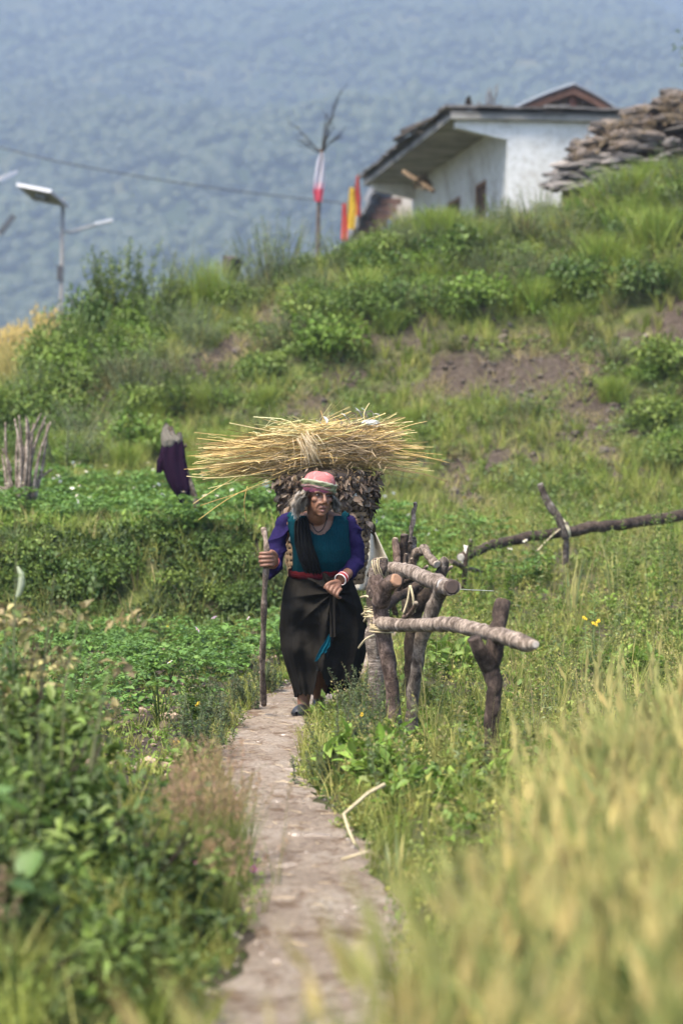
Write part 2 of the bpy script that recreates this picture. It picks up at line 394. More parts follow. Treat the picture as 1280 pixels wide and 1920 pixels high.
def slab(name, fn, X0, X1, Y0, Y1, n1, n2):
    gx, gy = np.meshgrid(np.linspace(X0, X1, n1), np.linspace(Y0, Y1, n2)); gz = fn(gx, gy)
    i = np.arange(n1 * n2).reshape(n2, n1)
    MB().add(np.stack([gx, gy, gz], -1).reshape(-1, 3), np.stack([i[:-1, :-1], i[:-1, 1:], i[1:, 1:], i[1:, :-1]], -1).reshape(-1, 4)).build(name, mount_mat(), kind='structure')
slab('mountain', MH, -3300, 3300, 765, 2625, 220, 130)
slab('mountain_beyond', MH2, -3900, 3900, 2025, 3750, 120, 70)
def ico(sub=1):
    bm = bmesh.new(); bmesh.ops.create_icosphere(bm, subdivisions=sub, radius=1)
    V = np.array([v.co[:] for v in bm.verts]); F = np.array([[v.index for v in f.verts] for f in bm.faces]); bm.free(); return V, F
def wood(name, fn, n, Y0, Y1, wpx, r0, r1, label, sc):
    V0, F0 = ico(1); N = n
    Y = rng.uniform(Y0, Y1, N); X = rng.uniform(-wpx, wpx, N) / FPX * Y
    keep = fbm(X * sc, Y * sc, 3, 71) + rng.uniform(-.35, .35, N) > -.34
    X, Y = X[keep], Y[keep]; N = len(X); Z = fn(X, Y)
    r = rng.uniform(r0, r1, N) * (1 + .5 * (rng.random(N) > .9)); sz = rng.uniform(.6, 1.2, N)
    V = V0[None] * (1 + .22 * rng.normal(size=(N, len(V0), 1)))
    V = V * np.stack([r, r, r * sz], 1)[:, None] + np.stack([X, Y, Z + r * .5], 1)[:, None]
    F = F0[None] + (np.arange(N) * len(V0))[:, None, None]
    a = np.array((.030, .043, .022)); b = np.array((.066, .086, .034)); t = np.clip(.5 + .9 * fbm(X * sc * 1.6, Y * sc * 1.6, 3, 72) + rng.normal(0, .12, N), 0, 1)[:, None]
    C = a * (1 - t) + b * t
    MB().add(V.reshape(-1, 3), F.reshape(-1, 3), np.repeat(C, len(V0), 0), smooth=True).build(name, M_LEAF, kind='stuff', label=label)
wood('mountain_forest', MH, 16000, 930, 2400, 800, 2.7, 5.7, 'hazy forest covering the near mountainside', .007)
wood('distant_forest', MH2, 3000, 2250, 3150, 820, 6, 10, 'pale hazy forest on the mountain behind', .004)

# the air between: one even body of pale haze round everything
hz = MB(); box(hz, (-4000, -450, -240), (4000, 3900, 650))
m, nt, n, l, p = new_mat('haze_air'); n.remove(p)
pv_ = n.new('ShaderNodeVolumePrincipled'); pv_.inputs['Density'].default_value = .00072
pv_.inputs['Color'].default_value = (.213, .27, .365, 1); pv_.inputs['Anisotropy'].default_value = .0
l.new(pv_.outputs[0], n['Material Output'].inputs['Volume'])
hz.build('haze', m, kind='stuff', label='pale blue haze filling the valley air')
# ------------------------------------------------------------------ vegetation
def G(px, py, Y0=5.0, Y1=60.0):
    """where the ray of a photo pixel meets the ground"""
    Y = np.linspace(Y0, Y1, 2400); P = W(px, py, Y) if False else None
    X = (px - 640) / FPX * Y; Z = CAMZ - (py - HOR) / FPX * Y
    k = np.nonzero(Z <= H(X, Y))[0]; i = k[0] if len(k) else len(Y) - 1
    return np.array((X[i], Y[i], float(H(X[i:i + 1], Y[i:i + 1])[0])))
def rand_dirs(n): return norm(rng.normal(size=(n, 3)))
def pick(cols, n, jit=.18):
    cols = np.asarray(cols, float); i = rng.integers(0, len(cols), n); t = rng.random(n)[:, None]
    return (cols[i] * (1 - t) + cols[rng.integers(0, len(cols), n)] * t) * (1 + rng.uniform(-jit, jit, (n, 1)))
GRASS = [(.15, .18, .034), (.205, .222, .048), (.27, .255, .08), (.12, .16, .03)]
HERB = [(.08, .13, .022), (.12, .178, .03), (.165, .215, .048), (.06, .10, .022)]
SILVER = [(.13, .175, .08), (.18, .22, .115), (.10, .145, .06)]
DARK = [(.052, .092, .02), (.085, .137, .026), (.12, .178, .036)]
BRIGHT = [(.115, .19, .026), (.155, .23, .04), (.09, .155, .025)]
DRY = [(.26, .20, .10), (.34, .27, .14), (.20, .15, .08)]
YEL = [(.22, .22, .055), (.28, .25, .085), (.155, .19, .05)]

def tufts(mb, P, nb, h, spread, cols, w=.006, n=2, tip=None):
    """grass tufts at P"""
    N = len(P); k = N * nb; B = np.repeat(P, nb, 0); hh = np.repeat(np.broadcast_to(h, (N,)), nb) * rng.uniform(.5, 1.1, k)
    a = rng.uniform(0, 2 * math.pi, k); s = spread * rng.uniform(.1, 1, k) * hh
    off = np.stack([np.cos(a), np.sin(a), a * 0], 1)
    A = B + off * (.12 * hh)[:, None] * rng.random((k, 1)); T = A + off * s[:, None]; T[:, 2] += hh
    c = np.repeat(pick(cols, N, .15), nb, 0) * rng.uniform(.8, 1.2, (k, 1))
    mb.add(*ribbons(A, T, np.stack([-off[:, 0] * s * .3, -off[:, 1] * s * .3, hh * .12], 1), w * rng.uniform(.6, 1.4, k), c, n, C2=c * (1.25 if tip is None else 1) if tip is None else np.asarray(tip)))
def herbs(mb, P, nl, R, hgt, Lf, cols, quad=True, wr=.5, up=.5):
    """low leafy plants at P: leaves spread in a dome"""
    N = len(P); k = N * nl; R = np.repeat(np.broadcast_to(R, (N,)), nl); hg = np.repeat(np.broadcast_to(hgt, (N,)), nl)
    d = rand_dirs(k); d[:, 2] = np.abs(d[:, 2]); rad = rng.uniform(.35, 1, k) ** .7
    B = np.repeat(P, nl, 0) + d * np.stack([R, R, hg], 1) * rad[:, None]
    D = norm(d * .7 + rng.normal(size=(k, 3)) * .6 + np.array((0, 0, up - .4))); U = norm(d * .4 + rng.normal(size=(k, 3)) * .35 + np.array((0, 0, .9)))
    L = np.broadcast_to(Lf, (N,)); L = np.repeat(L, nl) * rng.uniform(.6, 1.3, k)
    c = np.repeat(pick(cols, N, .2), nl, 0) * rng.uniform(.72, 1.28, (k, 1))
    mb.add(*leaves(B, D, U, L, L * wr * rng.uniform(.7, 1.2, k), c, quad))
def stalks(mb, P, h, nl, Lf, cols, lean=.12, seedy=None, w=.006, stemc=(.12, .13, .05), wr=.35, dn=0.1, whorl=.8):
    """upright weeds: a stem with leaves all the way up"""
    N = len(P); h = np.broadcast_to(h, (N,)) * rng.uniform(.75, 1.2, N); a = rng.uniform(0, 6.28, N)
    off = np.stack([np.cos(a), np.sin(a), a * 0], 1) * (h * lean * rng.random(N))[:, None]; T = P + off; T[:, 2] += h
    mb.add(*ribbons(P, T, -off * .2, w, stemc, 3, .5))
    k = N * nl; t = rng.uniform(.12, 1, k); B = np.repeat(P, nl, 0) * (1 - t[:, None]) + np.repeat(T, nl, 0) * t[:, None] - np.repeat(off, nl, 0) * (.4 * t * (1 - t))[:, None]
    b = rng.uniform(0, 6.28, k); D = np.stack([np.cos(b), np.sin(b), rng.uniform(-.2, .9, k) + t * .6 - dn], 1)
    L = Lf * rng.uniform(.6, 1.25, k) * (1.15 - .65 * t)
    c = np.repeat(pick(cols, N, .15), nl, 0) * rng.uniform(.75, 1.25, (k, 1))
    mb.add(*leaves(B, D, rng.normal(size=(k, 3)) * .3 + np.array((0, 0, 1.)), L, L * wr, c, True))
    if seedy is not None:
        ns = 16; k = N * ns; t = rng.uniform(.72, 1.05, k); B = np.repeat(P, ns, 0) * (1 - t[:, None]) + np.repeat(T, ns, 0) * t[:, None] + rng.normal(size=(k, 3)) * .012
        mb.add(*leaves(B, rand_dirs(k) + np.array((0, 0, .6)), rand_dirs(k), .014, .009, pick(seedy, k), True))

def region(n, f):
    """n random ground sites (x, y) in front of the camera for which f holds"""
    out = []; tot = 0
    while tot < n:
        p = f(4 * n); out.append(p); tot += len(p)
    p = np.concatenate(out)[:n]; return np.stack([p[:, 0], p[:, 1], H(p[:, 0], p[:, 1])], 1)
def frame_sites(Y0, Y1, p0=-170, p1=1450, cond=None, wt=1.0):
    def f(n):
        Y = (rng.random(n) * (Y1 ** wt - Y0 ** wt) + Y0 ** wt) ** (1 / wt); X = (rng.uniform(p0, p1, n) - 640) / FPX * Y
        k = np.ones(n, bool) if cond is None else cond(X, Y)
        return np.stack([X[k], Y[k]], 1)
    return f

# --- hillside cover
hillc = lambda X, Y: bare(X, Y, H(X, Y)) < .42
P = region(10300, frame_sites(26.2, 39.5, -170, 1450, hillc, 1.5))
hs = vnoise(P[:, 0] * .8, P[:, 1] * .8, 91); gmask = hs + rng.uniform(-.5, .5, len(P)) > -.15
mb = MB()
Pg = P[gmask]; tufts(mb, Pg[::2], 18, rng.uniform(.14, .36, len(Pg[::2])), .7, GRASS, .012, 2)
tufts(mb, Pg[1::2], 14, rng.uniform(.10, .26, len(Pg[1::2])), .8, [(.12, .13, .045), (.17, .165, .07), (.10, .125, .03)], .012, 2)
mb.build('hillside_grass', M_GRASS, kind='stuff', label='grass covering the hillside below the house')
mb = MB(); Ph = P[~gmask]
herbs(mb, Ph, 34, rng.uniform(.10, .26, len(Ph)), rng.uniform(.08, .24, len(Ph)), .055, HERB + SILVER[:1])
mb.build('hillside_herbs', M_LEAF, kind='stuff', label='low leafy herbs covering the hillside')
mb = MB()                                # clods, roots and stones in the bare cuts
Pb = region(900, frame_sites(26.5, 37, 60, 1300, lambda X, Y: bare(X, Y, H(X, Y)) > .25, 1.2))
for i, q in enumerate(Pb):
    r = rng.uniform(.015, .06) * (1.5 if rng.random() > .9 else 1)
    rock(mb, q + np.array((0, 0, r * .2)), (r * rng.uniform(.8, 1.7), r, r * rng.uniform(.5, .9)), i, 1, np.array([(.09, .07, .055), (.105, .085, .07), (.06, .047, .038)][i % 3]) * rng.uniform(.7, 1.2), rz=rng.uniform(0, 3))
mb.build('hillside_clods', M_STONE, kind='stuff', label='earth clods and stones in the bare hillside cuts')
mb = MB(); Pd = Pb[::2]; tufts(mb, Pd, 8, .24, 1.6, DRY + GRASS, .008, 2); mb.build('hillside_dry_stems', M_GRASS, kind='stuff', label='dry grass stems on the bare hillside cuts')

# --- shrubs: a few grown forms, then copies
def stems_of(n, R, h, seed, r=.008, C=(.5, .45, .4)):
    mb = MB(); r_ = np.random.default_rng(seed)
    for i in range(n):
        a = r_.uniform(0, 6.28); s = r_.uniform(.2, .8) * R; e = np.array((math.cos(a) * s, math.sin(a) * s, h * r_.uniform(.55, .9)))
        add_tube(mb, bez([(0, 0, -.06), e * np.array((.35, .35, .5)) + r_.normal(size=3) * .02, e], 6), np.linspace(r, r * .35, 6), 5, C)
    return mb
def lump_bush(mb, R, h, nl, lumps, Lf, cols, wr=.5, quad=True, droop=.25):
    per = nl // lumps
    for i in range(lumps):
        d = rand_dirs(1)[0]; d[2] = abs(d[2]) * rng.uniform(.2, 1.15); q = rng.uniform(.35, .8)
        c = np.array((d[0] * R * q, d[1] * R * q, h * (.15 + .62 * d[2] * q + .12 * rng.random()))); lr = rng.uniform(.28, .46)
        dd = rand_dirs(per); dd[:, 2] = dd[:, 2] * .8 + .15; rad = rng.uniform(.55, 1.05, per)
        B = c + dd * np.array((R * lr, R * lr, h * lr * .8)) * rad[:, None]; B[:, 2] = np.maximum(B[:, 2], .01)
        D = norm(dd * .7 + rng.normal(size=(per, 3)) * .5 + np.array((0, 0, -.05))); U = norm(dd * .6 + np.array((0, 0, .8)) + rng.normal(size=(per, 3)) * .3)
        L = Lf * rng.uniform(.55, 1.25, per); cc = pick(cols, 1, .2) * rng.uniform(.7, 1.3, (per, 1))
        mb.add(*leaves(B, D, U, L, L * wr, cc, quad, droop))
def shoot_bush(mb, R, h, n, nl, Lf, cols, wr=.3):
    a = rng.uniform(0, 6.28, n); s = R * np.sqrt(rng.random(n)) * .35
    P = np.stack([np.cos(a) * s, np.sin(a) * s, a * 0], 1); hh = h * rng.uniform(.55, 1.05, n)
    T = P + np.stack([np.cos(a) * R * rng.uniform(.2, 1, n), np.sin(a) * R * rng.uniform(.2, 1, n), hh], 1)
    mb.add(*ribbons(P, T, (0, 0, h * .08), .012, (.12, .12, .06), 3, .4))
    k = n * nl; t = rng.uniform(.1, 1.02, k)[:, None]; Pr = np.repeat(P, nl, 0); Tr = np.repeat(T, nl, 0)
    B = Pr * (1 - t) ** 2 + ((Pr + Tr) / 2 + np.array((0, 0, h * .08))) * 2 * t * (1 - t) + Tr * t * t
    b = rng.uniform(0, 6.28, k); D = np.stack([np.cos(b), np.sin(b), rng.uniform(.0, 1.2, k)], 1); L = Lf * rng.uniform(.5, 1.2, k) * (1.15 - .55 * t[:, 0])
    c = np.repeat(pick(cols, n, .18), nl, 0) * rng.uniform(.75, 1.25, (k, 1))
    mb.add(*leaves(B, D, rng.normal(size=(k, 3)) * .4 + np.array((0, 0, 1.)), L, L * wr, c, True))
FORMS = {}
def form(key, name, fol, stem):
    e = bpy.data.objects.new(name, None)
    FORMS[key] = (name, fol.mesh('foliage', M_LEAF), stem.mesh('stem', M_BARK) if stem else None)
def shrub(key, loc, s, rz, label, cat, group=None, sz=None):
    name, fm, sm = FORMS[key]; e = empty(name, loc, rz, label=label, cat=cat, group=group)
    e.scale = (s, s, sz or s)
    for nm, me in (('foliage', fm), ('stem', sm)):
        if me:
            o = bpy.data.objects.new(nm, me); COL.objects.link(o); o.parent = e
    return e
for i, (cols, Lf, wr) in enumerate([(DARK, .068, .75), (HERB, .055, .6), (BRIGHT, .06, .55), (DARK, .045, .5)]):
    mb = MB(); lump_bush(mb, .5, .55, 1500, 21, Lf, cols, wr); form('lump%d' % i, 'leafy_shrub', mb, stems_of(9, .45, .5, i))
for i, (cols, n, Lf, wr) in enumerate([(SILVER, 42, .05, .3), (HERB, 36, .07, .35), (SILVER, 50, .04, .3)]):
    mb = MB(); shoot_bush(mb, .42, .6, n, 36, Lf, cols, wr); form('shoot%d' % i, 'upright_shrub', mb, stems_of(7, .2, .3, 20 + i))
mb = MB(); tufts(mb, np.stack([rng.normal(0, .09, 26), rng.normal(0, .09, 26), np.zeros(26)], 1), 26, .5, .8, BRIGHT[:2] + GRASS[:2], .012, 3); form('fount', 'grass_clump', mb, None)
mb = MB(); shoot_bush(mb, .4, .5, 30, 16, .045, DRY + YEL[:1], .3); form('dry', 'dry_shrub', mb, stems_of(9, .25, .4, 31))

LOOK = {'lump0': 'dark broad leaved shrub', 'lump1': 'mid green rounded shrub', 'lump2': 'bright green leafy shrub', 'lump3': 'dark small leaved shrub', 'shoot0': 'silvery upright shrub', 'shoot1': 'green upright shrub with long shoots', 'shoot2': 'pale feathery upright shrub', 'fount': 'bright arching grass clump', 'dry': 'straw coloured dry shrub'}
def where(px, py):
    d = py - np.interp(px, _rx, _ry)
    if d < 45: return 'on the crest ' + ('at its far left end' if px < 250 else 'left of the dark boulder' if px < 430 else 'between the dark boulder and the flag pole' if px < 610 else 'in front of the flags' if px < 720 else 'in front of the white house' if px < 1000 else 'below the stone pile')
    c = 'left' if px < 250 else 'above the scarecrow' if px < 430 else 'above the straw bundle' if px < 720 else 'below the white house' if px < 1020 else 'below the stone pile'
    r = 'high on the slope' if d < 110 else 'halfway down the slope' if d < 230 else 'low on the grassy slope'
    return r + (', ' + c if c != 'left' else ' at the left of the picture')
def ridge_py(px): return np.interp(px, _rx, _ry)
used = []
def hill_shrub(px, py, key, s, label, cat, group, sz=None):
    q = G(px, py, 21.5, 44); lb = LOOK[key] + ' ' + where(px, py); shrub(key, (q[0], q[1], q[2] - .04), s, rng.uniform(0, 6.28), lb, cat, lb, sz)
# tall shoots and bushes along the crest
for px, dy, key, s, sz in [(95, 26, 'lump1', 1.0, 1.3), (128, 12, 'lump3', 1.1, 1.3), (165, 10, 'lump0', 1.0, 1.4), (205, 8, 'shoot1', 1.1, 1.6), (232, 14, 'shoot1', 1.2, 1.7), (262, 20, 'lump2', .9, 1.1),
                           (300, 8, 'shoot0', 1.2, 1.4), (335, 12, 'lump1', .9, 1.2), (362, 4, 'shoot2', 1.1, 1.3), (395, 20, 'fount', 1.2, 1.3), (470, 12, 'shoot0', 1.1, 1.2), (505, 8, 'shoot2', 1.4, 1.5),
                           (540, 14, 'shoot0', 1.3, 1.4), (575, 8, 'lump1', .8, .8), (640, 10, 'shoot2', .9, .9), (690, 6, 'lump2', .8, .8), (740, 6, 'shoot1', .8, .9), (770, 0, 'shoot0', .8, 1.1), (805, 5, 'shoot1', .7, 1.0),
                           (870, 2, 'shoot1', .7, .8), (905, 4, 'lump2', .6, .6), (940, 2, 'shoot1', .65, 1.1), (962, 6, 'lump1', .7, .7), (1000, 4, 'shoot0', .7, 1.4), (840, 4, 'lump2', .7, .6), (1030, 6, 'shoot2', .8, 1.2), (1090, 2, 'lump2', .8, .8), (1150, 2, 'lump1', .8, .7), (1205, 0, 'lump2', .8, .7), (1010, 10, 'fount', .9, .8), (1060, 8, 'lump2', .8, .6), (1130, 5, 'fount', 1.3, 1.1), (1175, 6, 'fount', 1.5, 1.2), (1230, 0, 'fount', 1.2, 1.0), (1270, -4, 'lump2', 1.1, 1.1)]:
    hill_shrub(px, ridge_py(px) + dy + 8, key, s, 'bush standing on the crest of the hill against the hazy mountain', 'bush', 'bushes along the hill crest', sz * (1.35 if px < 650 else .9))
# shrubs and vines on the upper slope
r_ = np.random.default_rng(3); n_up = 0
while n_up < 165:
    px = r_.uniform(70, 1330); t = r_.random() ** 1.2; py = ridge_py(px) + 20 + t * (150 + 80 * (px < 450) + 60 * (px > 1180))
    q = G(px, py, 26, 44)
    if bare(q[:1], q[1:2], q[2:3])[0] > .25: continue
    key = r_.choice(['lump0', 'lump1', 'lump3', 'lump2', 'shoot0', 'shoot2', 'shoot1', 'shoot0', 'fount', 'fount', 'dry']) if px > 620 else r_.choice(['lump1', 'lump2', 'shoot0', 'shoot2', 'lump3', 'fount', 'shoot1', 'shoot2', 'dry'])
    hill_shrub(px, py, key, r_.uniform(.55, 1.3), 'green shrub growing on the upper hillside below the crest', 'shrub', 'shrubs on the upper hillside'); n_up += 1
n_lo = 0
while n_lo < 75:
    px = r_.uniform(-20, 1330); b = 930 if px < 560 else 1010; py = r_.uniform(min(ridge_py(px) + 190, b - 20), b)
    q = G(px, py, 24, 44)
    if bare(q[:1], q[1:2], q[2:3])[0] > .35: continue
    hill_shrub(px, py, r_.choice(['shoot0', 'fount', 'fount', 'lump2', 'shoot2', 'lump1', 'dry']), r_.uniform(.4, .8), 'low clump of green growth on the lower grassy slope', 'shrub', 'clumps on the lower slope'); n_lo += 1
for px, py, s in [(120, 830, 1.3), (60, 790, 1.2), (10, 800, 1.4), (150, 880, .9), (30, 860, 1.1), (90, 745, 1.0), (240, 800, .8), (1255, 700, 1.2), (1240, 800, 1.0), (1270, 880, .9)]:
    hill_shrub(px, py, ['lump3', 'lump1', 'lump0'][int(px) % 3], s, 'dense dark leafy bush at the side of the slope', 'bush', 'dark bushes at the ends of the slope')

# ripe wheat on the far left terrace
def wheat(mb, P, h, cs, ce, w=1.0, awn=5, lean=.14, flag=2, wc=None):
    N = len(P); h = np.broadcast_to(h, (N,)) * rng.uniform(.82, 1.1, N); a = rng.normal(1.2, 1.3, N); ln = h * lean * rng.uniform(.2, 1.6, N)
    off = np.stack([np.cos(a), np.sin(a), a * 0], 1) * ln[:, None]; T = P + off; T[:, 2] += h
    c = pick(cs, N, .15); e = pick(ce, N, .15)
    mb.add(*ribbons(P, T, -off * .25, .005 * w, c, 3, .6, C2=c * .6 + e * .4))
    ed = norm(off * .8 + np.array((0, 0, 1.0)) * h[:, None] * .35); el = rng.uniform(.07, .10, N)[:, None]
    for s in ((1, 0, 0), (0, 1, 0)):
        M = T + ed * el * .45
        side = np.broadcast_to(np.array(s, float), (N, 3))
        V = np.stack([T, M - side * .008 * w, T + ed * el, M + side * .008 * w], 1).reshape(-1, 3)
        mb.add(V, np.arange(4 * N).reshape(N, 4), np.repeat(e, 4, 0))
    for k in range(awn):
        s = T + ed * el * rng.uniform(.2, .9, (N, 1)); d = norm(ed + rng.normal(size=(N, 3)) * .22)
        mb.add(*ribbons(s, s + d * rng.uniform(.05, .10, (N, 1)), (0, 0, 0), .0018 * w, e * 1.1, 1, .3))
    for k in range(flag):
        t = rng.uniform(.25, .8, (N, 1)); s = P * (1 - t) + T * t; b = rng.uniform(0, 6.28, N)
        L = rng.uniform(.12, .26, N); E = s + np.stack([np.cos(b) * L * .75, np.sin(b) * L * .75, L * rng.uniform(-.3, .7, N)], 1)
        mb.add(*ribbons(s, E, np.stack([b * 0, b * 0, L * .3], 1), .009 * w, pick(wc or cs, N, .2), 3, .1))
mb = MB(); n_ = 1500; X = rng.uniform(-7.2, -4.35, n_); Y = rng.uniform(35.5, 40, n_)
wheat(mb, np.stack([X, Y, H(X, Y)], 1), .85, [(.32, .27, .09), (.24, .23, .08)], [(.48, .36, .14), (.42, .32, .12)], 2.2, 3)
mb.build('terrace_wheat', M_WHEAT, kind='stuff', label='ripe golden wheat on the far left terrace')

# --- lower terrace, bank and potato plot
mb = MB(); P = region(1700, frame_sites(20.6, 27.2, -170, 900, lambda X, Y: (X < 1.6) & (bare(X, Y, H(X, Y)) < .5)))
herbs(mb, P, 26, rng.uniform(.08, .17, len(P)), rng.uniform(.08, .2, len(P)), .06, BRIGHT + HERB[:2], True, .55)
P = region(500, frame_sites(20.8, 27.2, -170, 900, lambda X, Y: X < 1.6)); tufts(mb, P, 12, .22, .6, BRIGHT + GRASS[:1], .009, 2)
mb.build('terrace_greens', M_LEAF, kind='stuff', label='low green crop covering the upper terrace')
mb = MB(); P = region(1500, frame_sites(19.3, 21.0, -170, 760, lambda X, Y: (X < .5) & (vnoise(X * 1.8, Y * 3, 55) > -.45)))
herbs(mb, P, 34, rng.uniform(.07, .15, len(P)), rng.uniform(.06, .14, len(P)), .042, [(.03, .052, .015), (.052, .084, .022), (.08, .12, .03), (.038, .065, .018)], True, .65, .3)
P = region(350, frame_sites(19.2, 20.9, -170, 700, lambda X, Y: X < .4)); tufts(mb, P, 12, .25, .8, GRASS, .007, 2); tufts(mb, P[::5], 5, .3, 1.0, DRY, .006, 2)
mb.build('bank_creepers', M_LEAF, kind='stuff', label='dark creepers and weeds over the terrace bank')
r_ = np.random.default_rng(5)
for i in range(34):
    px = r_.uniform(-60, 520); py = r_.uniform(995, 1150); q = G(px, py, 18, 24)
    ky = r_.choice(['lump0', 'lump3', 'lump1', 'shoot0', 'lump0']); lb = LOOK[ky] + (' on the terrace bank ' + ('at the left edge' if px < 150 else 'below the scarecrow' if px < 380 else 'beside the walking stick')) + (', near its top' if py < 1060 else ', near its foot')
    shrub(ky, q - np.array((0, 0, .05)), r_.uniform(.35, .62), r_.uniform(0, 6), lb, 'bush', lb)

def potato_form(k):
    r0 = .22; mb = MB(); st = MB(); n = 9
    for i in range(n):
        a = rng.uniform(0, 6.28); rr = r0 * rng.uniform(.25, .9); e = np.array((math.cos(a) * rr, math.sin(a) * rr, rng.uniform(.16, .32)))
        p = bez([(0, 0, -.03), e * np.array((.5, .5, .7)), e], 6); add_tube(st, p, np.linspace(.004, .002, 6), 4, (.07, .115, .035))
        for j in range(4):                                 # compound leaves: pairs of leaflets along a midrib
            b = a + rng.normal(0, 1.1); base = p[2 + j % 4]; d = np.array((math.cos(b), math.sin(b), rng.uniform(-.05, .45))); L = rng.uniform(.11, .19)
            t = np.array([.3, .3, .55, .55, .8, .8, .95]); sg = np.array([1, -1, 1, -1, 1, -1, 0])
            sd_ = norm(np.cross(d, (0, 0, 1))); B = base + d * L * t[:, None] - np.array((0, 0, 1)) * (.12 * L * t ** 2)[:, None]
            D = d * .75 + sd_ * sg[:, None] * .9 + rng.normal(size=(7, 3)) * .15; S = .058 * np.array([.6, .6, .9, .9, 1, 1, 1.15]) * rng.uniform(.8, 1.2)
            mb.add(*leaves(B, D, rng.normal(size=(7, 3)) * .2 + np.array((0, 0, 1)), S, S * .62, pick([(.085, .165, .03), (.12, .205, .045), (.07, .135, .03)], 1, .1) * rng.uniform(.8, 1.2, (7, 1)), False))
    return mb.mesh('foliage', M_LEAF), st.mesh('stem', M_LEAF)
POT = [potato_form(k) for k in range(4)]
def flower_mesh(c, r=.02, cen=(.7, .5, .05)):
    mb = MB(); a = np.arange(5) * 6.283 / 5; D = np.stack([np.cos(a), np.sin(a), a * 0 + .35], 1)
    mb.add(*leaves(np.zeros((5, 3)), D, np.tile((0, 0, 1.), (5, 1)), r, r * .95, c, False)); rock(mb, (0, 0, .004), (.005, .005, .006), 3, 1, cen)
    return mb.mesh('flower', M_PETAL)
FL_W = flower_mesh((.62, .60, .56), .018); FL_P = flower_mesh((.72, .52, .68)); FL_Y = flower_mesh((.6, .40, .03), .011); FL_M = flower_mesh((.6, .12, .42), .016)
def child(nm, me, par, loc, s=1, rot=None):
    o = bpy.data.objects.new(nm, me); COL.objects.link(o); o.parent = par; o.location = loc; o.scale = (s,) * 3
    o.rotation_euler = rot or (rng.uniform(-.6, .6) + .5, rng.uniform(-.5, .5), rng.uniform(0, 6)); return o
def potato(X, Y, s, lab, grp, nf=0, fm=None):
    e = empty('potato_plant', (X, Y, HS(X, Y)), rng.uniform(0, 6.28), label=lab, cat='plant', group=grp); e.scale = (s,) * 3
    f, st = POT[rng.integers(0, 4)]
    for nm, me in (('foliage', f), ('stem', st)):
        o = bpy.data.objects.new(nm, me); COL.objects.link(o); o.parent = e
    for k in range(nf): child('flower', fm, e, (rng.normal(0, .06), rng.normal(0, .06), rng.uniform(.30, .40)), rng.uniform(.9, 1.4))
    return e
r_ = np.random.default_rng(9); n_p = 0
while n_p < 74:
    Y = r_.uniform(11.2, 19.6); px = r_.uniform(-60, 545); X = (px - 640) / FPX * Y
    if X > path_c(Y) - path_w(Y) - .22: continue
    if np.hypot((px - 285) / 85, (HOR + FPX * 1.5 / Y - 1375) / 90) < 1 or vnoise(np.array([X * 2.]), np.array([Y * 1.2]), 77)[0] < -.45: continue
    potato(X, Y, r_.uniform(.5, .85), *[('green potato plant in the ' + ('front' if Y < 13.5 else 'middle' if Y < 16.5 else 'back') + ' of the plot, ' + ('beside the path' if px > 400 else 'in its middle' if px > 200 else 'toward the left edge'))] * 2, 0); n_p += 1
for px, py, fm in [(465, 1190, FL_P), (417, 1203, FL_P), (350, 1235, FL_P), (530, 1185, FL_P), (320, 1222, FL_Y), (300, 1300, FL_W)]:
    q = G(px, py + 62); potato(q[0], q[1], .95, 'potato plant with a %s flower %s' % ('yellow' if fm is FL_Y else 'white' if fm is FL_W else 'pale pink', 'beside the skirt' if px > 500 else 'left of the walking stick' if px > 440 else 'second from the walking stick' if px > 400 else 'third from the walking stick' if px > 340 else 'above the bare soil of the plot'), None, 1, fm)
n_p = 0
while n_p < 46:
    Y = r_.uniform(21, 26.6); px = r_.uniform(-40, 900); X = (px - 640) / FPX * Y
    if bare(np.array([X]), np.array([Y]), H(np.array([X]), np.array([Y])))[0] > .5: continue
    nf_ = int(r_.integers(0, 3)); potato(X, Y, r_.uniform(.8, 1.15), *['potato plant on the upper terrace ' + ('left of the scarecrow' if px < 290 else 'between scarecrow and carrier' if px < 520 else 'behind the carrier' if px < 720 else 'behind the tangled fence') + [', without flowers', ', with one white flower', ', with two white flowers'][nf_]] * 2, nf_, FL_W); n_p += 1
for px, py in [(290, 935), (345, 955), (515, 940), (148, 948), (400, 960), (975, 1050), (890, 978)]:
    q = G(px, py + 55, 19.5, 27); e = potato(q[0], q[1], 1.1, 'tall potato plant with two white flowers ' + {290: 'just left of the scarecrow', 345: 'at the foot of the scarecrow', 515: 'beside the basket', 148: 'far left of the scarecrow', 400: 'right of the scarecrow', 975: 'under the long log', 890: 'left of the long log'}[px], None, 2, FL_W)
mb = MB(); P = region(900, frame_sites(10.5, 19.6, -100, 560, lambda X, Y: X < path_c(Y) - path_w(Y) - .06))
herbs(mb, P[:450], 22, .07, .07, .028, BRIGHT + HERB[:2] + YEL[:1]); tufts(mb, P[450:], 10, .1, .8, GRASS + YEL[:1], .005, 2)
mb.build('plot_weeds', M_LEAF, kind='stuff', label='small weeds between the potato plants')
mb = MB()
for i in range(520):
    Y = rng.uniform(10.8, 19); X = (rng.uniform(60, 520) - 640) / FPX * Y; r = rng.uniform(.012, .05) * (.6 + .4 * (rng.random() > .7))
    if X > path_c(Y) - path_w(Y) - .08: continue
    rock(mb, (X, Y, HS(X, Y) + r * .2), (r * 1.2, r, r * .75), i, 1, np.array((.23, .165, .12)) * rng.uniform(.65, 1.3))
mb.build('soil_clods', M_STONE, kind='stuff', label='brown soil clods in the potato plot')

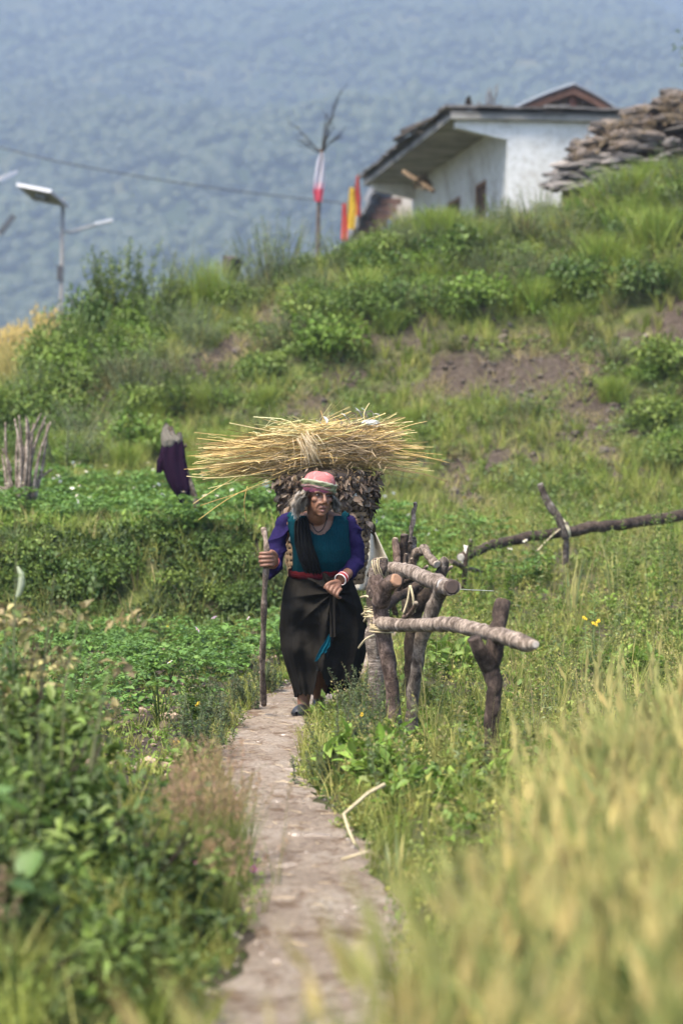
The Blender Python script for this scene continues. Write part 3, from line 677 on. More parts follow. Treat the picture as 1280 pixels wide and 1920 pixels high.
# --- weedy meadow right of the path
right = lambda X, Y: (X > path_c(Y) + path_w(Y) + .04) & (X > np.interp(Y, [8, 9.5, 11], [.3, .1, -9.]))
mb = MB(); P = region(2900, frame_sites(8.3, 27.5, 600, 1620, right, 1.2)); s_ = np.interp(P[:, 1], [8, 27], [.8, 1.5])
herbs(mb, P[:1900], 50, .085 * s_[:1900], .10 * s_[:1900], .024 * s_[:1900], YEL + HERB + BRIGHT[:2] + YEL, True, .5)
herbs(mb, P[1900:2350], 26, .09, .14, .05, BRIGHT + HERB[:2] + YEL[:1], True, .6)
stalks(mb, P[2350:], .30, 26, .045, HERB + SILVER + YEL, .3, DRY + YEL, .004)
mb.build('meadow_weeds', M_LEAF, kind='stuff', label='tangled yellow green weeds right of the path')
mb = MB(); P = region(1200, frame_sites(8.3, 27.5, 600, 1620, right, 1.2)); tufts(mb, P, 13, rng.uniform(.1, .28, len(P)), .7, GRASS + YEL, .0045, 3)
P = region(260, frame_sites(10, 26, 700, 1480, right)); tufts(mb, P, 4, .4, .5, DRY + YEL, .004, 3)
mb.build('meadow_grass', M_GRASS, kind='stuff', label='thin grass in the meadow right of the path')
# path verge weeds on both sides, near
mb = MB(); n_ = 760; Y = rng.uniform(6, 19, n_); sg = rng.choice([-1, 1], n_); X = path_c(Y) + sg * (path_w(Y) * 1.12 + rng.uniform(-.05, .14, n_)); P = np.stack([X, Y, H(X, Y)], 1)
herbs(mb, P[:400], 40, .06, .07, .02, HERB + YEL, True, .5); tufts(mb, P[400:], 12, .13, .8, GRASS + YEL, .004, 3)
mb.build('verge_weeds', M_LEAF, kind='stuff', label='small weeds along both edges of the path')
# ------------------------------------------------------------------ foreground growth, left
def fore_bush(name, X, Y, R, h, n, lumps, Lf, cols, wr, label, top=None):
    e = empty(name, (X, Y, HS(X, Y) - .02), 0, label=label, cat='bush')
    mb = MB(); lump_bush(mb, R, h, n, lumps, Lf, cols, wr, False, .3); 
    if top is not None: shoot_bush(mb, R * .8, h * 1.12, top, 26, Lf * .9, cols, wr)
    mb.build('foliage', M_LEAF, e); stems_of(10, R * .9, h * .9, int(Y * 10), .008, (.35, .3, .25)).build('stem', M_BARK, e)
    return e
FD = [(.054, .09, .018), (.092, .138, .028), (.135, .18, .042), (.038, .066, .016)]
fore_bush('leafy_bush', -1.18, 8.7, .48, .98, 3000, 26, .06, FD, .5, 'tall dark leafy bush at the left edge beyond the broad leaved vine', 14)
fore_bush('leafy_bush', -.90, 7.7, .38, .68, 2600, 24, .06, FD, .42, 'dark leafy bush in the middle of the foreground thicket', 10)
fore_bush('leafy_bush', -.98, 6.7, .38, .60, 2400, 22, .055, FD, .45, 'blurred leafy bush in the lower left corner', 8)
fore_bush('leafy_bush', -.62, 7.5, .28, .40, 1900, 20, .05, FD, .4, 'low dark bush behind the pink plumed grass', 8)
fore_bush('leafy_bush', -.60, 6.5, .26, .30, 1500, 16, .045, FD, .4, 'small dark bush left of the path at the bottom')
fore_bush('leafy_bush', -.43, 7.35, .13, .20, 800, 12, .035, FD, .5, 'little leafy bush below the pink plumed grass')
fore_bush('leafy_bush', -1.45, 10.0, .40, .62, 1700, 20, .05, FD + HERB, .5, 'rounded bush at the left edge in front of the terrace bank', 10)
fore_bush('leafy_bush', -1.28, 9.3, .34, .50, 1500, 16, .05, HERB + YEL[:1], .55, 'lighter green bush left of the potato plot', 8)
fore_bush('leafy_bush', -.80, 6.0, .25, .25, 1200, 14, .045, FD + GRASS[:1], .35, 'low weedy bush at the bottom edge, left of the path')
# vine with big round leaves at the left edge
e = empty('broad_leaved_vine', (-.98, 6.3, HS(-.98, 6.3)), label='vine with large round pale green leaves at the left edge', cat='vine')
vm = MB(); add_tube(vm, bez([(-.2, .0, 0), (-.1, .0, .25), (.1, -.05, .45), (0.05, 0, .6)], 16), .006, 6, (.4, .5, .25)); vm.build('stem', M_LEAF, e)
for i in range(22):
    mb = MB(); k = 14; a = np.linspace(0, 6.283, k, endpoint=False); r = .038 * rng.uniform(.7, 1.25)
    V = np.stack([np.cos(a) * r * .9, np.sin(a) * r + r * .8, .18 * r * np.cos(2 * a)], 1); V = np.vstack([V, [(0, r * .6, -.15 * r)]])
    V[3 * k // 4] = (0, r * .2, 0)
    Rm = np.array(Matrix.Rotation(rng.uniform(0, 6), 3, 'Z') @ Matrix.Rotation(rng.uniform(.1, .9), 3, 'X'))
    c = np.array((.115, .20, .055)) * rng.uniform(.75, 1.25)
    mb.add(V @ Rm.T, [[j, (j + 1) % k, k] for j in range(k)], c)
    o = mb.build('leaf', M_LEAF, e); o.location = (rng.uniform(-.2, .19), rng.uniform(-.16, .08), rng.uniform(.15, .56))
# dried plant with a long pale pod
e = empty('dried_plant', (-1.24, 9.55, HS(-1.24, 9.55)), label='dried brown plant with a long pale pod above the left thicket', cat='plant')
mb = MB(); herbs(mb, np.array([[rng.normal(0, .15), rng.normal(0, .08), rng.uniform(.35, .78)] for _ in range(30)]), 16, .10, .08, .045, DRY + [(.28, .25, .11), (.16, .17, .05)], False, .6); mb.build('foliage', M_LEAF, e)
mb = MB()
for i in range(7):
    a = rng.uniform(0, 6); add_tube(mb, bez([(0, 0, 0), (math.cos(a) * .05, math.sin(a) * .05, .4), (math.cos(a) * .16, math.sin(a) * .1, rng.uniform(.6, .82))], 8), np.linspace(.006, .003, 8), 5, (.7, .6, .4))
mb.build('stem', M_BARK, e)
mb = MB(); add_tube(mb, bez([(-.015, -.05, .83), (.005, -.05, .88), (.008, -.05, .925), (-.008, -.05, .965)], 14), .014 * np.sin(np.linspace(.2, 3.0, 14)), 10, (.36, .39, .28)); mb.build('pod', M_LEAF, e)

# pink plumed grass beside the path
def plume_grass(X, Y, n, h, s, label):
    e = empty('plumed_grass', (X, Y, HS(X, Y)), label=label, cat='grass')
    P = np.stack([rng.normal(0, s, n), rng.normal(0, s * 1.3, n), np.zeros(n)], 1); mb = MB()
    tufts(mb, P, 6, h * .75, .4, [(.13, .17, .045), (.16, .19, .06)], .004, 3); mb.build('blades', M_GRASS, e)
    pl = MB(); m = n; b = P[:m]; hh = h * rng.uniform(.75, 1.12, m); T = b + np.stack([rng.normal(0, .04, m), rng.normal(0, .04, m), hh], 1)
    pl.add(*ribbons(b, T, (0, 0, 0), .0025, (.24, .22, .09), 3, .6))
    k = m * 26; t = rng.uniform(.74, 1.0, k); q = np.repeat(b, 26, 0) * (1 - t[:, None]) + np.repeat(T, 26, 0) * t[:, None]
    q += rng.normal(size=(k, 3)) * (.011 * (1.05 - t) / .25)[:, None]
    pl.add(*leaves(q, rand_dirs(k) * .5 + np.array((0, 0, 1.)), rand_dirs(k), .014, .005, np.repeat(pick([(.36, .235, .15), (.40, .25, .19), (.31, .25, .12)], m, .1), 26, 0), True))
    pl.build('plumes', M_GRASS, e); return e
plume_grass(-.50, 8.95, 70, .42, .06, 'pinkish plumed grass tuft at the left path edge, tallest one')
plume_grass(-.42, 8.5, 60, .36, .05, 'plumed grass tuft leaning over the path edge')
plume_grass(-.53, 8.3, 50, .36, .06, 'plumed grass tuft on the thicket side of the path edge')
plume_grass(-.40, 7.9, 40, .26, .05, 'short plumed grass tuft nearest the camera')
plume_grass(-.98, 6.2, 30, .34, .06, 'thin plumed grass tuft in the lower left corner')
mb = MB(); P = region(430, frame_sites(5.6, 10.4, -170, 520, lambda X, Y: X < path_c(Y) - path_w(Y) - .1))
tufts(mb, P[:260], 16, rng.uniform(.12, .28, 260), .8, GRASS + YEL, .006, 3); herbs(mb, P[260:], 34, .10, .10, .035, FD + HERB + YEL[:1], False, .45); mb.build('thicket_floor', M_GRASS, kind='stuff', label='grass and weeds under the left thicket')
for px, py, Y in [(362, 1617, 8.0), (474, 1630, 8.6)]:
    q = W(px, py, Y); e = empty('mallow', (q[0], q[1], HS(q[0], q[1])), label='tiny mauve flower ' + ('in the left thicket' if px < 400 else 'at the left path edge'), cat='flower')
    mb = MB(); add_tube(mb, [(0, 0, 0), (0, 0, q[2] - e.location.z)], .002, 4, (.1, .15, .05)); mb.build('stem', M_LEAF, e); child('bloom', FL_M, e, (0, 0, q[2] - e.location.z), 1.0, (1.2, 0, 0))

# ------------------------------------------------------------------ foreground wheat, right
ex = lambda Y: np.interp(Y, [3, 3.7, 4.1, 5.2, 6.4, 8.0, 9.2], [-.30, -.21, -.04, .22, .46, .80, 1.10])
def wf(n):
    Y = rng.uniform(3.0, 8.8, n); X = ex(Y) + rng.random(n) ** 1.0 * (1.75 - .12 * Y) + rng.normal(0, .04, n)
    return np.stack([X, Y], 1)
P = region(1600, wf)
edge = np.clip((P[:, 0] - ex(P[:, 1])) / .16, 0, 1); hgt = (.36 + .20 * edge) * np.interp(P[:, 1], [3, 4.5, 8], [1.2, 1.03, .86]) + .05 * vnoise(P[:, 0] * 3, P[:, 1] * 3, 41)
mb = MB(); wheat(mb, P, hgt, [(.14, .165, .042), (.20, .20, .066), (.11, .145, .034)], [(.31, .255, .10), (.225, .225, .074), (.37, .29, .115), (.17, .19, .056)], 1.4, 6, .2, 4, [(.12, .165, .05), (.22, .22, .075), (.095, .14, .04), (.36, .29, .09)])
mb.build('wheat_field', M_WHEAT, kind='stuff', label='blurred ripening wheat filling the lower right corner')
P2 = region(420, lambda n: np.stack([rng.uniform(.1, 2.2, n), rng.uniform(6.5, 10.5, n)], 1)); P2 = P2[P2[:, 0] > ex(P2[:, 1]) - .15]
mb = MB(); wheat(mb, P2, .5, [(.19, .21, .065), (.25, .24, .085)], [(.36, .31, .12), (.28, .27, .10)], 1.0, 5); tufts(mb, P2, 14, .3, .6, GRASS + YEL, .005, 3)
mb.build('wheat_edge', M_WHEAT, kind='stuff', label='thin outlying wheat and grass behind the wheat field')

# ------------------------------------------------------------------ weeds that stand out by the path
def weed(name, px, py, kind, s, label, cat='weed'):
    q = G(px, py, 8, 26); e = empty(name, q, rng.uniform(0, 6), label=label, cat=cat); mb = MB(); n = int(24 * s) + 6
    if kind == 'sage':
        P = np.stack([rng.normal(0, .07 * s, n), rng.normal(0, .07 * s, n), np.zeros(n)], 1)
        stalks(mb, P, .27 * s, 90, .028, [(.085, .12, .055), (.12, .15, .075), (.07, .10, .045)], .5, None, .004, (.16, .11, .07), .3)
    elif kind == 'stalk':
        P = np.stack([rng.normal(0, .03 * s, n), rng.normal(0, .03 * s, n), np.zeros(n)], 1)
        stalks(mb, P[:7], .36 * s, 44, .05, HERB + BRIGHT, .25, [(.13, .15, .06), (.2, .18, .08)], .006, (.10, .14, .05), .45)
    elif kind == 'broad':
        herbs(mb, np.stack([rng.normal(0, .05 * s, 8), rng.normal(0, .05 * s, 8), np.full(8, .04)], 1), 16, .10 * s, .12 * s, .07 * s, BRIGHT, False, .5)
    elif kind == 'lance':
        P = np.zeros((3, 3)) + rng.normal(0, .02, (3, 3)) * np.array((1, 1, 0)); stalks(mb, P, .34 * s, 26, .12, [(.13, .20, .055), (.16, .22, .07)], .12, None, .008, (.14, .18, .07), .17)
    elif kind == 'corn':
        P = rng.normal(0, .02, (4, 3)) * np.array((1, 1, 0)); tufts(mb, P, 5, .30 * s, .5, [(.16, .21, .09), (.22, .24, .10), (.36, .31, .12)], .014, 4)
    mb.build('foliage', M_LEAF, e); return e
for i, (px, py, k, s, lb) in enumerate([
    (672, 1425, 'sage', 1.05, 'grey green sage clump at the right path edge in front of the shoes'), (690, 1380, 'sage', 1.2, 'grey green sage clump under the fence by the path'),
    (607, 1475, 'sage', .6, 'small grey green sage clump bordering the path bend'), (715, 1345, 'sage', 1.0, 'sage clump at the foot of the banded fence post'),
    (665, 1465, 'broad', 1.3, 'bright broad leaved plant at the right path edge'), (715, 1475, 'broad', 1.0, 'small broad leaved plant in front of the fence posts'),
    (405, 1370, 'sage', 1.0, 'grey green weed clump at the left path edge'), (372, 1425, 'sage', 1.1, 'tall grey weed clump left of the path bend'), (455, 1335, 'sage', .8, 'weed clump at the foot of the walking stick'),
    (360, 1455, 'broad', .8, 'low bright weed at the left edge of the path'), (500, 1300, 'sage', .7, 'weed clump behind the walking stick'), (365, 1400, 'stalk', 1.0, 'thin flowering stalk left of the path'),
    (900, 1130, 'stalk', 2.6, 'tall green goosefoot in front of the dark log'), (1015, 1110, 'stalk', 2.0, 'tall green weed under the dark log'), (1235, 1180, 'stalk', 2.3, 'tall leafy weed at the right edge'), (1270, 1120, 'stalk', 2.4, 'tallest leafy weed at the right edge under the log'),
    (950, 1160, 'stalk', 1.5, 'bushy weed right of the fence'), (1180, 1130, 'stalk', 1.6, 'leafy weed under the right part of the log'), (1110, 1260, 'lance', 1.5, 'lance leaved thistle like plant in the meadow'),
    (1155, 1130, 'corn', 1.9, 'pale grass blades standing under the log'), (1070, 1160, 'corn', 1.6, 'yellowing tall blades right of the fork post'), (845, 1270, 'broad', 1.4, 'broad leaved plant behind the leaning posts'), (740, 1680, 'corn', .8, 'short maize like plant at the right path edge'),
    (800, 1500, 'broad', .8, 'broad leaved weed under the front rail'), (1200, 1270, 'broad', 1.2, 'dark leafy weed at the right of the meadow')]):
    weed({'sage': 'sage_clump', 'stalk': 'tall_weed', 'broad': 'broad_leaved_weed', 'lance': 'lance_leaved_plant', 'corn': 'tall_grass_tuft'}[k], px, py, k, s, lb)
for i, (px, py, Y, lb, m) in enumerate([(676, 1338, 12.7, 'by the sage clump right of the path', FL_Y), (330, 1390, 12.3, 'left of the path above the soil', FL_Y), (372, 1318, 13.0, 'on a thin stalk left of the path', FL_Y), (1122, 1163, 14.6, 'above the lance leaved plant', FL_Y), (1096, 1158, 14.6, 'left of the topmost meadow flowers', FL_Y), (1112, 1168, 14.5, 'lowest of the three meadow flowers', FL_Y), (870, 932, 27.5, 'far up on the slope', FL_Y)]):
    q = W(px, py, Y); z0 = HS(q[0], q[1]); e = empty('wild_flower', (q[0], q[1], z0), label='small %sflower ' % ('' if m is FL_W else 'yellow ') + lb, cat='flower')
    mb = MB(); add_tube(mb, [(0, 0, 0), (.005, 0, (q[2] - z0) * .5), (0, 0, q[2] - z0)], .002, 4, (.1, .15, .05)); mb.build('stem', M_LEAF, e)
    for k in range(3): child('bloom', m, e, (rng.normal(0, .008), rng.normal(0, .008), q[2] - z0 - .006 * k), 1.0, (rng.uniform(.3, 1), 0, 0))
# bent dry stalks lying at the verge
def stalk_thing(pp, Y, r, label, c=(.33, .275, .17)):
    q = [W(a, b, y) for (a, b), y in zip(pp, Y)]; mb = MB(); add_tube(mb, np.array(q), np.linspace(r, r * .7, len(q)), 6, c); return mb.build('dry_stalk', M_STRAW, label=label, cat='stalk')
stalk_thing([(722, 1470), (690, 1487), (644, 1527), (653, 1556), (666, 1585)], [9.6, 9.6, 9.5, 9.35, 9.2], .008, 'bent pale dry stalk hanging over the right path edge')
stalk_thing([(640, 1612), (688, 1597), (690, 1600)], [8.95, 8.95, 8.95], .006, 'short pale straw lying on the path edge')
stalk_thing([(718, 1620), (745, 1630), (756, 1660)], [9.0, 9.0, 9.0], .008, 'curled yellow leaf beside the path', (.40, .31, .04))
stalk_thing([(450, 1487), (500, 1490), (545, 1493)], [11.2, 11.1, 11.05], .003, 'thin straw lying across the path')
# ------------------------------------------------------------------ the white house on the hill
HO = np.array((2.04, 46.0, 0)); E1 = np.array((-.13, .9915, 0)); E2 = np.array((.9915, .13, 0)); UZ = np.array((0, 0, 1.))
def hp(a, b, z): return HO + E1 * a + E2 * b + UZ * z
def hbox(mb, a0, a1, b0, b1, z0, z1, C=(1, 1, 1), zt=None):
    V = np.array([hp(a, b, z) for z in (z0, z1) for a, b in ((a0, b0), (a1, b0), (a1, b1), (a0, b1))])
    mb.add(V, [[0, 1, 2, 3], [7, 6, 5, 4], [4, 5, 1, 0], [5, 6, 2, 1], [6, 7, 3, 2], [7, 4, 0, 3]], C, smooth=False)
def plaster():
    m, nt, n, l, p = new_mat('limewash'); tc = n.new('ShaderNodeTexCoord'); a = n.new('ShaderNodeAttribute'); a.attribute_name = 'Col'
    n1 = noise_node(n, l, .9, 6, .7, tc.outputs['Object'], .4); n2 = noise_node(n, l, 7, 6, .7, tc.outputs['Object'])
    r = ramp(n, l, n1.outputs['Fac'], [(.30, (.45, .42, .36)), (.42, (.82, .80, .76)), (.55, (1, 1, 1))]); r2 = ramp(n, l, n2.outputs['Fac'], [(.3, (.72, .70, .66)), (.55, (1, 1, 1))])
    c = mixc(n, l, 1., a.outputs['Color'], r.outputs[0], 'MULTIPLY'); l.new(mixc(n, l, 1., c, r2.outputs[0], 'MULTIPLY'), p.inputs['Base Color'])
    p.inputs['Roughness'].default_value = .95; p.inputs['Specular IOR Level'].default_value = .1; bump(n, l, p, n2.outputs['Fac'], .3, .02); return m
M_LIME = plaster()
M_CONC = attr_mat('stained_concrete', .95, 1.6, .55, .4, .02)
M_WOOD = attr_mat('old_wood', .85, 5, .4, .4, .01, stretch=(1, 1, .2))
house = empty('white_house', hp(2, 3, 4.6), label='whitewashed flat roofed house with deep eaves on the hill', cat='house')
inv = Matrix.Translation(-Vector(house.location))
def hpart(mb, name, mat, par=None, **k):
    o = mb.build(name, mat, par or house, **k)
    if par is None: o.matrix_parent_inverse = inv
    return o
WH = (.46, .455, .44); z0, zs = 4.3, 7.75
wins = [(2.25, 3.35, 5.35, 6.88), (5.1, 6.6, 5.5, 6.85), (8.6, 9.5, 5.2, 6.9)]
mb = MB(); cur = .15
for a0, a1, b0, b1 in wins:
    hbox(mb, cur, a0, 1.1, 1.4, z0, zs, WH); hbox(mb, a0, a1, 1.1, 1.4, z0, b0, WH); hbox(mb, a0, a1, 1.1, 1.4, b1, zs, WH); cur = a1
hbox(mb, cur, 11.3, 1.1, 1.4, z0, zs, WH); front = hpart(mb, 'front_wall', M_LIME)
mb = MB(); hbox(mb, .15, .45, 1.403, 6.5, z0, zs, WH); hpart(mb, 'side_wall', M_LIME)
mb = MB(); hbox(mb, 11.0, 11.3, 1.403, 6.5, z0, zs, WH); hpart(mb, 'rear_wall', M_LIME)
for a_ in (.15, 11.0):
    mb = MB(); V = np.array([hp(a, b, z) for a in (a_, a_ + .25) for b, z in ((.12, zs - .14), (1.1, zs - .36), (1.1, zs), (.12, zs))])
    mb.add(V, [[3, 2, 1, 0], [4, 5, 6, 7], [0, 1, 5, 4], [2, 3, 7, 6], [1, 2, 6, 5], [3, 0, 4, 7]], WH, smooth=False); hpart(mb, 'eaves_beam', M_LIME)
for a0, a1, b0, b1 in wins:
    mb = MB(); t = .07
    hbox(mb, a0 + .002, a0 + t, 1.085, 1.25, b0 + .002, b1 - .002, (.16, .09, .055)); hbox(mb, a1 - t, a1 - .002, 1.085, 1.25, b0 + .002, b1 - .002, (.16, .09, .055))
    hbox(mb, a0 + t, a1 - t, 1.087, 1.248, b1 - t, b1 - .002, (.16, .09, .055)); hbox(mb, a0 + t, a1 - t, 1.087, 1.248, b0 + .002, b0 + t, (.16, .09, .055)); 
    wo = hpart(mb, 'window', M_WOOD)
    mb = MB(); hbox(mb, a0 + t, a1 - t, 1.14, 1.16, b0 + t, b1 - t, (.035, .025, .02)); s = mb.build('shutter', M_WOOD, wo)
    mb = MB(); am = (a0 + a1) / 2; hbox(mb, am - .025, am + .025, 1.10, 1.138, b0 + t, b1 - t, (.15, .085, .05)); mb.build('mullion', M_WOOD, wo)
# roof slab with slate edging
def slab_z(a, b): return .02 * a - .035 * b
mb = MB(); na, nb_ = 24, 12; top = []; bot = []
for i in range(na + 1):
    for j in range(nb_ + 1):
        a = i / na * 11.75; b = j / nb_ * 6.6; dz = .03 * math.sin(a * 1.3) * math.sin(b * 1.7)
        top.append(hp(a, b, zs + .15 + dz)); bot.append(hp(a, b, zs + .003))
idx = np.arange((na + 1) * (nb_ + 1)).reshape(na + 1, nb_ + 1); q = np.stack([idx[:-1, :-1], idx[1:, :-1], idx[1:, 1:], idx[:-1, 1:]], -1).reshape(-1, 4); n0 = len(top)
ring = list(idx[:, 0]) + list(idx[-1, 1:]) + list(idx[::-1, -1][1:]) + list(idx[0, ::-1][1:-1])
sidef = [[ring[i], ring[(i + 1) % len(ring)], ring[(i + 1) % len(ring)] + n0, ring[i] + n0] for i in range(len(ring))]
mb.add(np.array(top + bot), np.concatenate([q[:, ::-1], q + n0, np.array(sidef)[:, ::-1]]), np.vstack([np.tile((.06, .056, .054), (n0, 1)), np.tile((.21, .20, .18), (n0, 1))]), smooth=False); roof = hpart(mb, 'roof', M_CONC)
for i in range(30):
    a = i * .40; mb = MB(); w = rng.uniform(.34, .46); d = rng.uniform(.25, .5); z = zs + .155 + rng.uniform(.035, .06)
    hbox(mb, a - .02, a + w, -.10 + rng.uniform(-.06, .05), d, z, z + rng.uniform(.03, .06), np.array((.085, .078, .075)) * rng.uniform(.6, 1.5)); hpart(mb, 'slate', M_STONE, roof)
for i in range(15):
    b = i * .42 + .5; mb = MB(); z = zs + .155 + rng.uniform(.035, .06); hbox(mb, -.12 + rng.uniform(-.06, .05), rng.uniform(.25, .5), b, b + rng.uniform(.36, .5), z, z + rng.uniform(.03, .06), np.array((.085, .078, .075)) * rng.uniform(.6, 1.5)); hpart(mb, 'slate', M_STONE, roof)
mb = MB(); box(mb, (0, 0, 0), (0, 0, 0)) if False else None
# loose things on and under the eaves
def wpole(name, a, b, Ya, Yb, r, c, label, cat, mat=M_BARK):
    mb = MB(); add_tube(mb, np.linspace(W(*a, Ya), W(*b, Yb), 5), r, 7, c); return mb.build(name, mat, label=label, cat=cat)
wpole('roof_pole', (740, 262), (795, 230), 51.5, 48.5, .05, (.6, .6, .6), 'grey pole lying on the left edge of the flat roof', 'pole')
wpole('roof_pole', (752, 246), (812, 222), 51, 47.5, .04, (.5, .5, .5), 'shorter pole lying on the roof edge above the other', 'pole')
wpole('bamboo_pole', (756, 322), (812, 358), 51.5, 50.0, .05, (1.5, 1.25, .85), 'pale pole hung under the house eaves', 'pole')
mb = MB(); q = W(793, 352, 50.6); herbs(mb, np.array([q]), 160, .16, .22, .12, [(.06, .045, .03), (.12, .09, .05)], True, .4); mb.build('hay_wisp', M_STRAW, label='dark wisp of hay hanging under the eaves', cat='hay')
mb = MB(); q = hp(.15, .35, zs + .24); add_tube(mb, [q, q + (0, 0, .09), q + (.01, 0, .17), q + (.04, 0, .21)], [.05, .065, .045, .015], 7, (.25, .25, .25)); mb.build('roof_stub', M_BARKD, label='small dark stub standing on the near roof corner', cat='stub')
def dead_branch(name, base, h, n, seed, label, cat, spread=.5, r=.02, mat=M_BARK, c=(.9, .85, .8), top=None):
    r_ = np.random.default_rng(seed); e = empty(name, base, label=label, cat=cat)
    for i in range(n):
        a = r_.uniform(0, 6.28); s = spread * h * r_.uniform(.2, 1); t = np.array((math.cos(a) * s, math.sin(a) * s * .5, h * r_.uniform(.6, 1)))
        if top is not None and i < len(top): t = np.array(top[i])
        mb = MB(); p = bez([(0, 0, 0), t * .45 + r_.normal(size=3) * .05 * h, t], 8); add_tube(mb, p, np.linspace(r, r * .3, 8), 5, c)
        for k in range(4):
            s0 = p[3 + k]; d = norm(t / h + r_.normal(size=3) * .5) * h * r_.uniform(.12, .3); add_tube(mb, [s0, s0 + d * .5 + r_.normal(size=3) * .02, s0 + d], [r * .5, r * .35, r * .15], 4, c)
        mb.build('branch', mat, e)
    return e
dead_branch('dry_branch', hp(.9, .9, zs + .2), .62, 4, 4, 'bare dry branch standing on the flat roof', 'branch', .45, .018)
dead_branch('dry_branch', hp(.6, .55, zs + .2), .3, 3, 8, 'low dry twigs on the roof edge beside the taller branch', 'branch', .9, .014)

# gabled house behind
YG = 53.0; pk = W(1072, 168, YG); el = W(958, 214, YG); er = W(1172, 230, YG); bk = np.array((.9, 6.5, 0))
gab = empty('gabled_house', (pk[0], pk[1] + 2, 4.6), label='dark wooden gabled house rising behind the flat roof', cat='house'); ginv = Matrix.Translation(-Vector(gab.location))
def gpart(mb, n_, mat, par=None):
    o = mb.build(n_, mat, par or gab)
    if par is None: o.matrix_parent_inverse = ginv
    return o
def prof(n=9):      # slightly bowed roof line
    L = [el * (1 - t) + pk * t + UZ * (.03 * math.sin(t * 3.14)) for t in np.linspace(0, 1, n)]; R = [pk * (1 - t) + er * t + UZ * (.06 * math.sin(t * 3.14)) for t in np.linspace(0, 1, n)]
    return np.array(L), np.array(R)
Lp, Rp = prof()
for P_, nm, c in ((Lp, 'metal_roof', (.19, .205, .235)), (Rp, 'metal_roof', (.13, .135, .15))):  # left slope's lighter, bluish tone has its sky light painted in
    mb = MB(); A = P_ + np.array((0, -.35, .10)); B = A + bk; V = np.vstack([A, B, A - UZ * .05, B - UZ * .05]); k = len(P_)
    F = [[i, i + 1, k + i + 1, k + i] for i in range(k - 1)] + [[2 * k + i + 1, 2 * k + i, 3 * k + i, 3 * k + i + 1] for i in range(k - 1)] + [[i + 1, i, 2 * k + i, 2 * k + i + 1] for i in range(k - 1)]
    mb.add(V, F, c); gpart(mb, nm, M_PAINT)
for P_ in (Lp, Rp):
    mb = MB(); A = P_ + np.array((0, -.30, .03)); V = np.vstack([A, A - UZ * .17, A + np.array((0, .06, 0)), A + np.array((0, .06, -.17))]); k = len(P_)
    F = [[i, i + 1, k + i + 1, k + i][::-1] for i in range(k - 1)] + [[2 * k + i, 2 * k + i + 1, 3 * k + i + 1, 3 * k + i] for i in range(k - 1)] + [[k + i, k + i + 1, 3 * k + i + 1, 3 * k + i][::-1] for i in range(k - 1)]
    mb.add(V, F, (.085, .045, .032), smooth=False); gpart(mb, 'bargeboard', M_WOOD)
for i in range(14):
    t0, t1 = i / 14, (i + 1) / 14 - .008; x0 = el[0] + (er[0] - el[0]) * t0; x1 = el[0] + (er[0] - el[0]) * t1; xm = (x0 + x1) / 2
    zt = np.interp(xm, np.concatenate([Lp[:, 0], Rp[1:, 0]]), np.concatenate([Lp[:, 2], Rp[1:, 2]])) - .03; mb = MB(); box(mb, (x0, YG - .02 + .02 * (i % 2), 7.2), (x1, YG + .03, zt), np.array((.10, .075, .058)) * rng.uniform(.6, 1.5)); gpart(mb, 'plank', M_WOOD)
mb = MB(); box(mb, (pk[0] - .08, YG - .12, 7.3), (pk[0] + .08, YG - .03, pk[2] - .15), (.12, .055, .04)); gpart(mb, 'king_post', M_WOOD)
mb = MB(); box(mb, (el[0] + .15, YG + .05, 4.0), (er[0] - .1, YG + 6.2, 7.9), (.30, .25, .2)); gpart(mb, 'wall', M_LIME)

# slate roofed shed at the far end of the white house
shed = empty('slate_shed', tuple(W(705, 470, 59)), label='small shed with steep slate roof left of the white house', cat='shed'); sinv = Matrix.Translation(-Vector(shed.location))
def spart(mb, n_, mat):
    o = mb.build(n_, mat, shed); o.matrix_parent_inverse = sinv; return o
pa, pb = W(716, 345, 59), W(655, 462, 59); back = np.array((.5, 2.2, 0))
for i in range(6):
    for j in range(3):
        t0, t1 = i / 6 - .02, (i + 1) / 6 + .03; A = pa * (1 - t0) + pb * t0 + np.array((0, -.3, 0)) + back * (j / 3); B = pa * (1 - t1) + pb * t1 + np.array((0, -.3, 0)) + back * (j / 3); w = back / 3.05; nn = np.array((-.04, 0, .03)) * (1 + (i % 2))
        mb = MB(); V = np.array([A, B, B + w, A + w]); V = np.vstack([V + nn, V + nn * 2.2]); mb.add(V, [[0, 1, 2, 3], [7, 6, 5, 4], [4, 5, 1, 0], [5, 6, 2, 1], [6, 7, 3, 2], [7, 4, 0, 3]], np.array((.17, .17, .18)) * rng.uniform(.7, 1.3), smooth=False); spart(mb, 'slate', M_STONE)
for i in range(5):
    a = W(693 - i * 8 + 30, 372 + i * 14, 59); mb = MB(); x0 = W(712 - i * 9, 0, 59)[0]; box(mb, (x0, 58.95, a[2] - .16), (x0 + .52, 59.0 + .02 * (i % 2), a[2]), np.array((.11, .065, .05)) * rng.uniform(.7, 1.4)); spart(mb, 'plank', M_WOOD)
mb = MB(); a = W(735, 480, 59.3); b = W(772, 362, 59.3); box(mb, (a[0], 59.3, a[2]), (b[0], 60.5, b[2]), (.40, .37, .33)); spart(mb, 'wall', M_LIME)
mb = MB(); a = W(775, 440, 58.6); b = W(789, 372, 58.6); box(mb, (a[0], 58.6, a[2] - .6), (b[0], 58.75, b[2]), (.5, .52, .55)); mb.build('white_post', M_PAINT, label='white post beyond the far corner of the house', cat='post')

